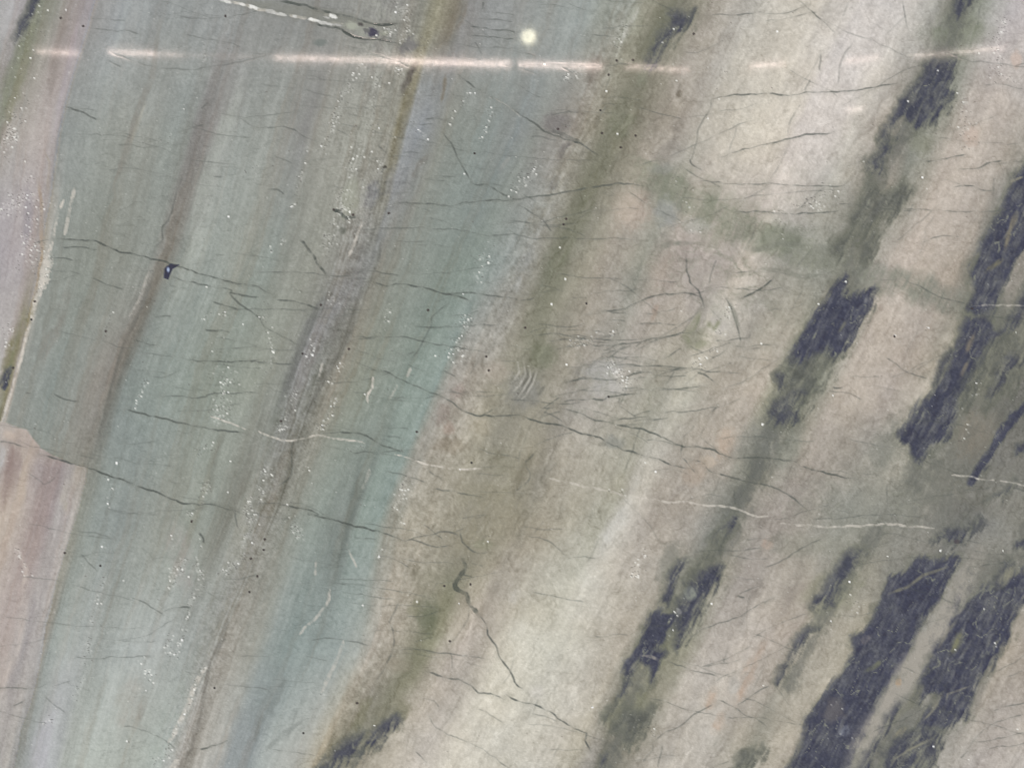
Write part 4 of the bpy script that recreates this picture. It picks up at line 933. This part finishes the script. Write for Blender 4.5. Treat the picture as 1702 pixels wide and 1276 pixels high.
for q, wd, n in (
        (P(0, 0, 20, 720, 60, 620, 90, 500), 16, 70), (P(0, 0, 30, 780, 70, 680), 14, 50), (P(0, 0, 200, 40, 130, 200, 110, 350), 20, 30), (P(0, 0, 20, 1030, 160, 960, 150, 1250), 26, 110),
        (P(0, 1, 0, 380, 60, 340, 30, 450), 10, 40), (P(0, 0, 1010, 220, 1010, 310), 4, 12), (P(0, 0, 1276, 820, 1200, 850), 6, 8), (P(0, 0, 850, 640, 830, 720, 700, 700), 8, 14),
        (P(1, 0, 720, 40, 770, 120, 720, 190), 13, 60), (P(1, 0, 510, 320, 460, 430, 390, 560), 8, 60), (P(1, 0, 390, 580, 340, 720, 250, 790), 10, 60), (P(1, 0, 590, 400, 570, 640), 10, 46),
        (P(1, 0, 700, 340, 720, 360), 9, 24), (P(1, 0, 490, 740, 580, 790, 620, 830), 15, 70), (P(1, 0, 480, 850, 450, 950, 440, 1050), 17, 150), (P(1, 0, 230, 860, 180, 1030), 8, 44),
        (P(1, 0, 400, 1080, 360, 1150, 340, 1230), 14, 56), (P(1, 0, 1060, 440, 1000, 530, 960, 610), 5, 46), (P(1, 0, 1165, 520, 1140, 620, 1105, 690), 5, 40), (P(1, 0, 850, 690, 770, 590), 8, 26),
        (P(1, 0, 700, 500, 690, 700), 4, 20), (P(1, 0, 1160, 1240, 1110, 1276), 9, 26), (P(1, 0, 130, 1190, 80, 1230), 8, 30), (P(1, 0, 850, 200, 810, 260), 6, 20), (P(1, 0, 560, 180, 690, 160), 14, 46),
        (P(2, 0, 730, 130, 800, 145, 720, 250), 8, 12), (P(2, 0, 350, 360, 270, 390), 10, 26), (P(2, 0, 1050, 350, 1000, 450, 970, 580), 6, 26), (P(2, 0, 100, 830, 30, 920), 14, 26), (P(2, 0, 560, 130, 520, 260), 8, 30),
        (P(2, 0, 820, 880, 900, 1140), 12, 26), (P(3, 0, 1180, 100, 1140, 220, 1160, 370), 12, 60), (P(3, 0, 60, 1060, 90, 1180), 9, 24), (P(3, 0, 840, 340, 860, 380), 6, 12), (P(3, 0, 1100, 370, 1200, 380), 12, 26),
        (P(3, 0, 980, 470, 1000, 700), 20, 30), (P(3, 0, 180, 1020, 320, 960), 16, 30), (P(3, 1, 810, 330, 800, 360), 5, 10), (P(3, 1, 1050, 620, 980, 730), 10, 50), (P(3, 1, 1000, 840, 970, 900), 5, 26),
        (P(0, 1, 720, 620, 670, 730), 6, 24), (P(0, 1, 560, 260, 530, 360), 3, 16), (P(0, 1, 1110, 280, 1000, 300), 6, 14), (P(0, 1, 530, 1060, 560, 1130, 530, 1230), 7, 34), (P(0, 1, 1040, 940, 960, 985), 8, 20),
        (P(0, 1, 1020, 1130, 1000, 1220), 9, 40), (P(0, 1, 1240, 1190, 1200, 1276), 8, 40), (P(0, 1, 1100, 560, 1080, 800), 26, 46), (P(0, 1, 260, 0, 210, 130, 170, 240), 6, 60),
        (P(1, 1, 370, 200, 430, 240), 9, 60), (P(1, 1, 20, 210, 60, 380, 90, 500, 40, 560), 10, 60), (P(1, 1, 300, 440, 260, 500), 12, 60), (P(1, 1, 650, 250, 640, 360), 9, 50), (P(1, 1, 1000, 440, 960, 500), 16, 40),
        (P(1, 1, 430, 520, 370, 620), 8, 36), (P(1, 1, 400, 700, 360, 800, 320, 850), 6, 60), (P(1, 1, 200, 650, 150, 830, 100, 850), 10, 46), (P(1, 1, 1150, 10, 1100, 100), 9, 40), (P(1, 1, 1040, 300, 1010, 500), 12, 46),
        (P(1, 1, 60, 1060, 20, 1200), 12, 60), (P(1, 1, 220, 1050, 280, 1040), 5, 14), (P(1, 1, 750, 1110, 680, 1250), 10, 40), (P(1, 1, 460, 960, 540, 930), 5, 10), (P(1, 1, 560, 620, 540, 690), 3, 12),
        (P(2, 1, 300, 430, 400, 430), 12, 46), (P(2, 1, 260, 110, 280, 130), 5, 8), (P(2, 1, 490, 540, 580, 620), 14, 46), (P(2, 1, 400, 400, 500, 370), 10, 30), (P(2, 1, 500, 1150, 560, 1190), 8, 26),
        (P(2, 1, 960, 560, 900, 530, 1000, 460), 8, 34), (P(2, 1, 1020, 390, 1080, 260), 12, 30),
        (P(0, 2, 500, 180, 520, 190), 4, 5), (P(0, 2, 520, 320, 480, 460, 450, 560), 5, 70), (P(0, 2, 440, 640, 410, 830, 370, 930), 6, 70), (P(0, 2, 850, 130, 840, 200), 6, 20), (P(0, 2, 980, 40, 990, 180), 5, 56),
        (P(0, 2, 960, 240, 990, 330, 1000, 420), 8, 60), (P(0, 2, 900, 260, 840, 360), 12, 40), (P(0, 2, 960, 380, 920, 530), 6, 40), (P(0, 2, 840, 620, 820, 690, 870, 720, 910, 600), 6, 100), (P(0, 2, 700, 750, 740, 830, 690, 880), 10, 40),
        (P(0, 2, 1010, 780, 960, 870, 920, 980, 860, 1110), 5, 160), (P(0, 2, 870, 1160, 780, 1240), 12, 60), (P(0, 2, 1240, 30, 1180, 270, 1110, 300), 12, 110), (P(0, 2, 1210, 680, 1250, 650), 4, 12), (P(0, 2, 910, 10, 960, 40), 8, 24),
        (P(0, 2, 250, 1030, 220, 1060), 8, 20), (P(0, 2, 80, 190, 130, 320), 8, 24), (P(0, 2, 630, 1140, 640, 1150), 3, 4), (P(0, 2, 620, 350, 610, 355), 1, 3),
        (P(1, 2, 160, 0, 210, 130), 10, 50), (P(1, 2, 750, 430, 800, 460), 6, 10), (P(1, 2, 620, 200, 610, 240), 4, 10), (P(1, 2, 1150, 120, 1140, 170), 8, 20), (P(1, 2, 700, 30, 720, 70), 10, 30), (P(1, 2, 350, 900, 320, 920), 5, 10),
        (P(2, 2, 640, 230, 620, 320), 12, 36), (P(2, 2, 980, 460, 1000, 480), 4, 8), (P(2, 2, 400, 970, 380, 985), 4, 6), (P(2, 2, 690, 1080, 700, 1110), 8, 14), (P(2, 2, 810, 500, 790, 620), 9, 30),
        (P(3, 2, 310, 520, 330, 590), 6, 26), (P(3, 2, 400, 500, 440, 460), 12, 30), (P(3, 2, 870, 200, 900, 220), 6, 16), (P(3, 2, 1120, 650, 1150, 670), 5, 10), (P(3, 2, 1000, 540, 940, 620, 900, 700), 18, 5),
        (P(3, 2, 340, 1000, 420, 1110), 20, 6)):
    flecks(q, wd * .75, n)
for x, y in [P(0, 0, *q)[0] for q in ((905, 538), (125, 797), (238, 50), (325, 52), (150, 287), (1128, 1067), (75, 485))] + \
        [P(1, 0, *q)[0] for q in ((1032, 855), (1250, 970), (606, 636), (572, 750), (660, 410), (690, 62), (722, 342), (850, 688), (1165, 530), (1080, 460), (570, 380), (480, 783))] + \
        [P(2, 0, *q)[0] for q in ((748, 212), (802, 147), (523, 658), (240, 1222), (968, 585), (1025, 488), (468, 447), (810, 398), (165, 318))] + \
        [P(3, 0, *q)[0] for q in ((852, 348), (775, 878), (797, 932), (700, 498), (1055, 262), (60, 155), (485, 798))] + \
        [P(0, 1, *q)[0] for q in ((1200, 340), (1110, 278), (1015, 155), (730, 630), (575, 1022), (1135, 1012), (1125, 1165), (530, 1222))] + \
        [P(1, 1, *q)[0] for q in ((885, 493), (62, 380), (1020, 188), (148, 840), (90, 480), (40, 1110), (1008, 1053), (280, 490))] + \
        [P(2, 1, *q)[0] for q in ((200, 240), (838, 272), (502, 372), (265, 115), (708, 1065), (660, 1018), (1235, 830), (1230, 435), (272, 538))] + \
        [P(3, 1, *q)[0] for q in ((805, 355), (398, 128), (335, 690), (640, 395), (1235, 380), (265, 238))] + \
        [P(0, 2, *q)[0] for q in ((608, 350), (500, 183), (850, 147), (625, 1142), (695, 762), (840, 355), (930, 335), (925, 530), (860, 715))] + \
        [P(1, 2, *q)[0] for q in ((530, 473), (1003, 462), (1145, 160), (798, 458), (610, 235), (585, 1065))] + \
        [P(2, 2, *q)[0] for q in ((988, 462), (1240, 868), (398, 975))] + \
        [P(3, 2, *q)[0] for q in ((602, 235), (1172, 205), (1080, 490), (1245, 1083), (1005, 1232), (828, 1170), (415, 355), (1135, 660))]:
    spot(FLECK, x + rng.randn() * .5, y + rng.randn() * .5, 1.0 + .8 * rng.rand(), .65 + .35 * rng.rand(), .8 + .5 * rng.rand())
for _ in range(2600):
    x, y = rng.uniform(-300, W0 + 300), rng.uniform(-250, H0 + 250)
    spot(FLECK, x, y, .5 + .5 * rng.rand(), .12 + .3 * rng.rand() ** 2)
for x, y in [P(2, 0, *q)[0] for q in ((440, 545), (447, 657), (540, 728), (613, 670), (258, 1107), (230, 637), (900, 168), (480, 370), (600, 297), (520, 300), (270, 1080))] + \
        [P(1, 0, *q)[0] for q in ((657, 1052), (1080, 757), (385, 1035), (480, 1060))] + [P(0, 0, *q)[0] for q in ((300, 90), (1112, 80), (410, 130))] + \
        [P(1, 1, *q)[0] for q in ((322, 243), (125, 815), (232, 483), (1065, 1020), (460, 460), (1150, 565), (1137, 497), (850, 268), (795, 868))] + \
        [P(2, 1, *q)[0] for q in ((68, 355), (480, 695), (370, 235))] + [P(3, 1, *q)[0] for q in ((637, 397), (1020, 260))] + \
        [P(0, 2, *q)[0] for q in ((1238, 243), (1230, 408), (1058, 880), (945, 60), (320, 215), (495, 278))] + \
        [P(1, 2, *q)[0] for q in ((235, 1103), (45, 148), (40, 200), (8, 330), (500, 955), (930, 378), (958, 650), (1060, 370))] + \
        [P(0, 1, *q)[0] for q in ((172, 225), (155, 315), (65, 553), (522, 372))]:
    spot(PIT, x, y, 2.0, .85)
for _ in range(420):
    x, y = rng.uniform(-200, W0 + 200), rng.uniform(-200, H0 + 200)
    spot(PIT, x, y, .5 + .6 * rng.rand(), .12 + .35 * rng.rand() ** 2)
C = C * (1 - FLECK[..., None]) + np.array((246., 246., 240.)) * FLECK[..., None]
C = C * (1 - PIT[..., None]) + np.array((74., 64., 62.)) * PIT[..., None]
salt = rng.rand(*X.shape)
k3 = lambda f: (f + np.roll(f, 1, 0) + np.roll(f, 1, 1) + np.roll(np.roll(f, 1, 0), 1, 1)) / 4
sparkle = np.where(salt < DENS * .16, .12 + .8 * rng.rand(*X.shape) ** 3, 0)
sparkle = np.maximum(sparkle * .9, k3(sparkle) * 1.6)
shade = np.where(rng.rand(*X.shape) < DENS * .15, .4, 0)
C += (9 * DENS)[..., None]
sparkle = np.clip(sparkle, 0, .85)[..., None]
C = C * (1 - sparkle) + np.array((240., 240., 234.)) * sparkle  # crystal sparkle painted in as white grains
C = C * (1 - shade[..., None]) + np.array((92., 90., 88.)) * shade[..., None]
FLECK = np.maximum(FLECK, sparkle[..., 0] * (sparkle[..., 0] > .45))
ID[FLECK > .6] = new_part("mica_glint", "polish")
ID[PIT > .5] = new_part("pit", "rough")

# fine sugar grain of the stone
grain = rng.rand(*X.shape) - .5
C += (4.5 * grain)[..., None]
def box3(f):
    p_ = np.pad(f, ((1, 1), (1, 1), (0, 0)), mode='edge')
    r_ = (p_[:-2] + 2 * p_[1:-1] + p_[2:]) / 4
    return (r_[:, :-2] + 2 * r_[:, 1:-1] + r_[:, 2:]) / 4


# crystals meet at sharp edges: lift the finest contrast
B1 = box3(C)
B2 = box3(box3(box3(B1)))
C = C + .4 * (C - B1) + .45 * (B1 - B2)
C = np.clip(C, 52, 250) / 255.0

# display value -> base colour of the stone under this room's even light (polish mirrors about 4 % of it)
LIN = np.where(C <= .04045, C / 12.92, ((C + .055) / 1.055) ** 2.4)
VEIL = 0.040 * AMB
ALB = np.clip((LIN - VEIL) / (AMB * .97), .012, .86)


# ------------------------------------------------------------------ materials
def stone(name, rough, bump):
    m = bpy.data.materials.new(name)
    m.use_nodes = True
    nt = m.node_tree
    b = nt.nodes["Principled BSDF"]
    at = nt.nodes.new("ShaderNodeAttribute")
    at.attribute_name = "mineral"
    tc = nt.nodes.new("ShaderNodeTexCoord")
    n1 = nt.nodes.new("ShaderNodeTexNoise")
    n1.inputs["Scale"].default_value = 900
    n1.inputs["Detail"].default_value = 3
    mr = nt.nodes.new("ShaderNodeMapRange")
    mr.inputs[1].default_value = .3
    mr.inputs[2].default_value = .7
    mr.inputs[3].default_value = .94
    mr.inputs[4].default_value = 1.06
    mx = nt.nodes.new("ShaderNodeVectorMath")
    mx.operation = 'SCALE'
    nt.links.new(tc.outputs["Object"], n1.inputs["Vector"])
    nt.links.new(n1.outputs["Fac"], mr.inputs[0])
    nt.links.new(at.outputs["Color"], mx.inputs[0])
    nt.links.new(mr.outputs[0], mx.inputs["Scale"])
    nt.links.new(mx.outputs[0], b.inputs["Base Color"])
    n2 = nt.nodes.new("ShaderNodeTexNoise")
    n2.inputs["Scale"].default_value = 130
    n2.inputs["Detail"].default_value = 5
    nt.links.new(tc.outputs["Object"], n2.inputs["Vector"])
    r = nt.nodes.new("ShaderNodeMapRange")
    r.inputs[1].default_value = .3
    r.inputs[2].default_value = .7
    r.inputs[3].default_value = rough * .7
    r.inputs[4].default_value = rough * 1.3
    nt.links.new(n2.outputs["Fac"], r.inputs[0])
    nt.links.new(r.outputs[0], b.inputs["Roughness"])
    bp = nt.nodes.new("ShaderNodeBump")
    bp.inputs["Strength"].default_value = bump
    bp.inputs["Distance"].default_value = .0001
    n3 = nt.nodes.new("ShaderNodeTexNoise")          # the polish is very slightly wavy
    n3.inputs["Scale"].default_value = 34
    n3.inputs["Detail"].default_value = 2
    nt.links.new(tc.outputs["Object"], n3.inputs["Vector"])
    nt.links.new(n3.outputs["Fac"], bp.inputs["Height"])
    nt.links.new(bp.outputs[0], b.inputs["Normal"])
    b.inputs["IOR"].default_value = 1.5
    return m


MATS = {"polish": stone("polished_quartzite", .052, .13), "rough": stone("open_crack_stone", .55, .3)}

# ------------------------------------------------------------------ the slab: one Empty, the parts of its face, and its body behind
slab = bpy.data.objects.new("stone_slab", None)
COL.objects.link(slab)
HW, HH, TH = MX * PX, MY * PX, .03
zbot = ZC - (H0 / 2 + MY) * PX
slab.location = (0, 0, zbot)
slab["label"] = "polished green and cream quartzite slab with slanting dark seams and fine cracks"
slab["category"] = "stone slab"
slab["kind"] = "thing"

VX = (X - W0 / 2) * PX
VZ = ZC + (H0 / 2 - Y) * PX - zbot
VY = -HGT * PX
vert = np.stack([VX, VY, VZ], -1).reshape(-1, 3).astype(np.float32)
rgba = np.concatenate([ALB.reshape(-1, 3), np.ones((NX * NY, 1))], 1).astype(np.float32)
jj, ii = np.meshgrid(np.arange(NY - 1), np.arange(NX - 1), indexing='ij')
a = (jj * NX + ii).ravel()
quads = np.stack([a, a + NX, a + NX + 1, a + 1], 1)
fid = ID[:-1, :-1].ravel()
order = np.argsort(fid, kind='stable')
fs = fid[order]
starts = np.searchsorted(fs, np.arange(len(PARTS) + 1))


def face_mesh(name, q, finish):
    vi, inv = np.unique(q, return_inverse=True)
    me = bpy.data.meshes.new(name)
    n = len(q)
    me.vertices.add(len(vi))
    me.vertices.foreach_set("co", vert[vi].ravel())
    me.loops.add(n * 4)
    me.loops.foreach_set("vertex_index", inv.ravel().astype(np.int32))
    me.polygons.add(n)
    me.polygons.foreach_set("loop_start", np.arange(0, n * 4, 4, dtype=np.int32))
    me.polygons.foreach_set("use_smooth", np.ones(n, bool))
    me.update(calc_edges=True)
    at = me.color_attributes.new("mineral", 'FLOAT_COLOR', 'POINT')
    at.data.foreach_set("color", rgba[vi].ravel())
    me.materials.append(MATS[finish])
    o = bpy.data.objects.new(name, me)
    COL.objects.link(o)
    o.parent = slab
    return o


for pid, (name, finish) in enumerate(PARTS):
    q = quads[order[starts[pid]:starts[pid + 1]]]
    if len(q) < (3 if name != "pit" else 1):
        if len(q):                       # slivers go back to the layer they lie in
            face_mesh(name, q, finish)
        continue
    o = face_mesh(name, q, finish)
    if name in ("mica_glint", "pit"):
        o["kind"] = "stuff"

# body: sides and back, joined to the rim of the face
x0, x1 = VX[0, 0], VX[0, -1]
z1, z0 = VZ[0, 0], VZ[-1, 0]
bv = [(x0, 0, z0), (x1, 0, z0), (x1, 0, z1), (x0, 0, z1), (x0, TH, z0), (x1, TH, z0), (x1, TH, z1), (x0, TH, z1)]
bf = [(0, 4, 5, 1), (1, 5, 6, 2), (2, 6, 7, 3), (3, 7, 4, 0), (5, 4, 7, 6)]
me = bpy.data.meshes.new("slab_body")
me.from_pydata([tuple(map(float, v)) for v in bv], [], bf)
bm_ = bpy.data.materials.new("sawn_quartzite")
bm_.use_nodes = True
nt = bm_.node_tree
nz = nt.nodes.new("ShaderNodeTexNoise")
nz.inputs["Scale"].default_value = 14
nz.inputs["Detail"].default_value = 8
cr = nt.nodes.new("ShaderNodeValToRGB")
cr.color_ramp.elements[0].color = (.22, .25, .23, 1)
cr.color_ramp.elements[1].color = (.42, .37, .31, 1)
nt.links.new(nz.outputs["Fac"], cr.inputs[0])
nt.links.new(cr.outputs[0], nt.nodes["Principled BSDF"].inputs["Base Color"])
nt.nodes["Principled BSDF"].inputs["Roughness"].default_value = .7
me.materials.append(bm_)
o = bpy.data.objects.new("slab_body", me)
COL.objects.link(o)
o.parent = slab
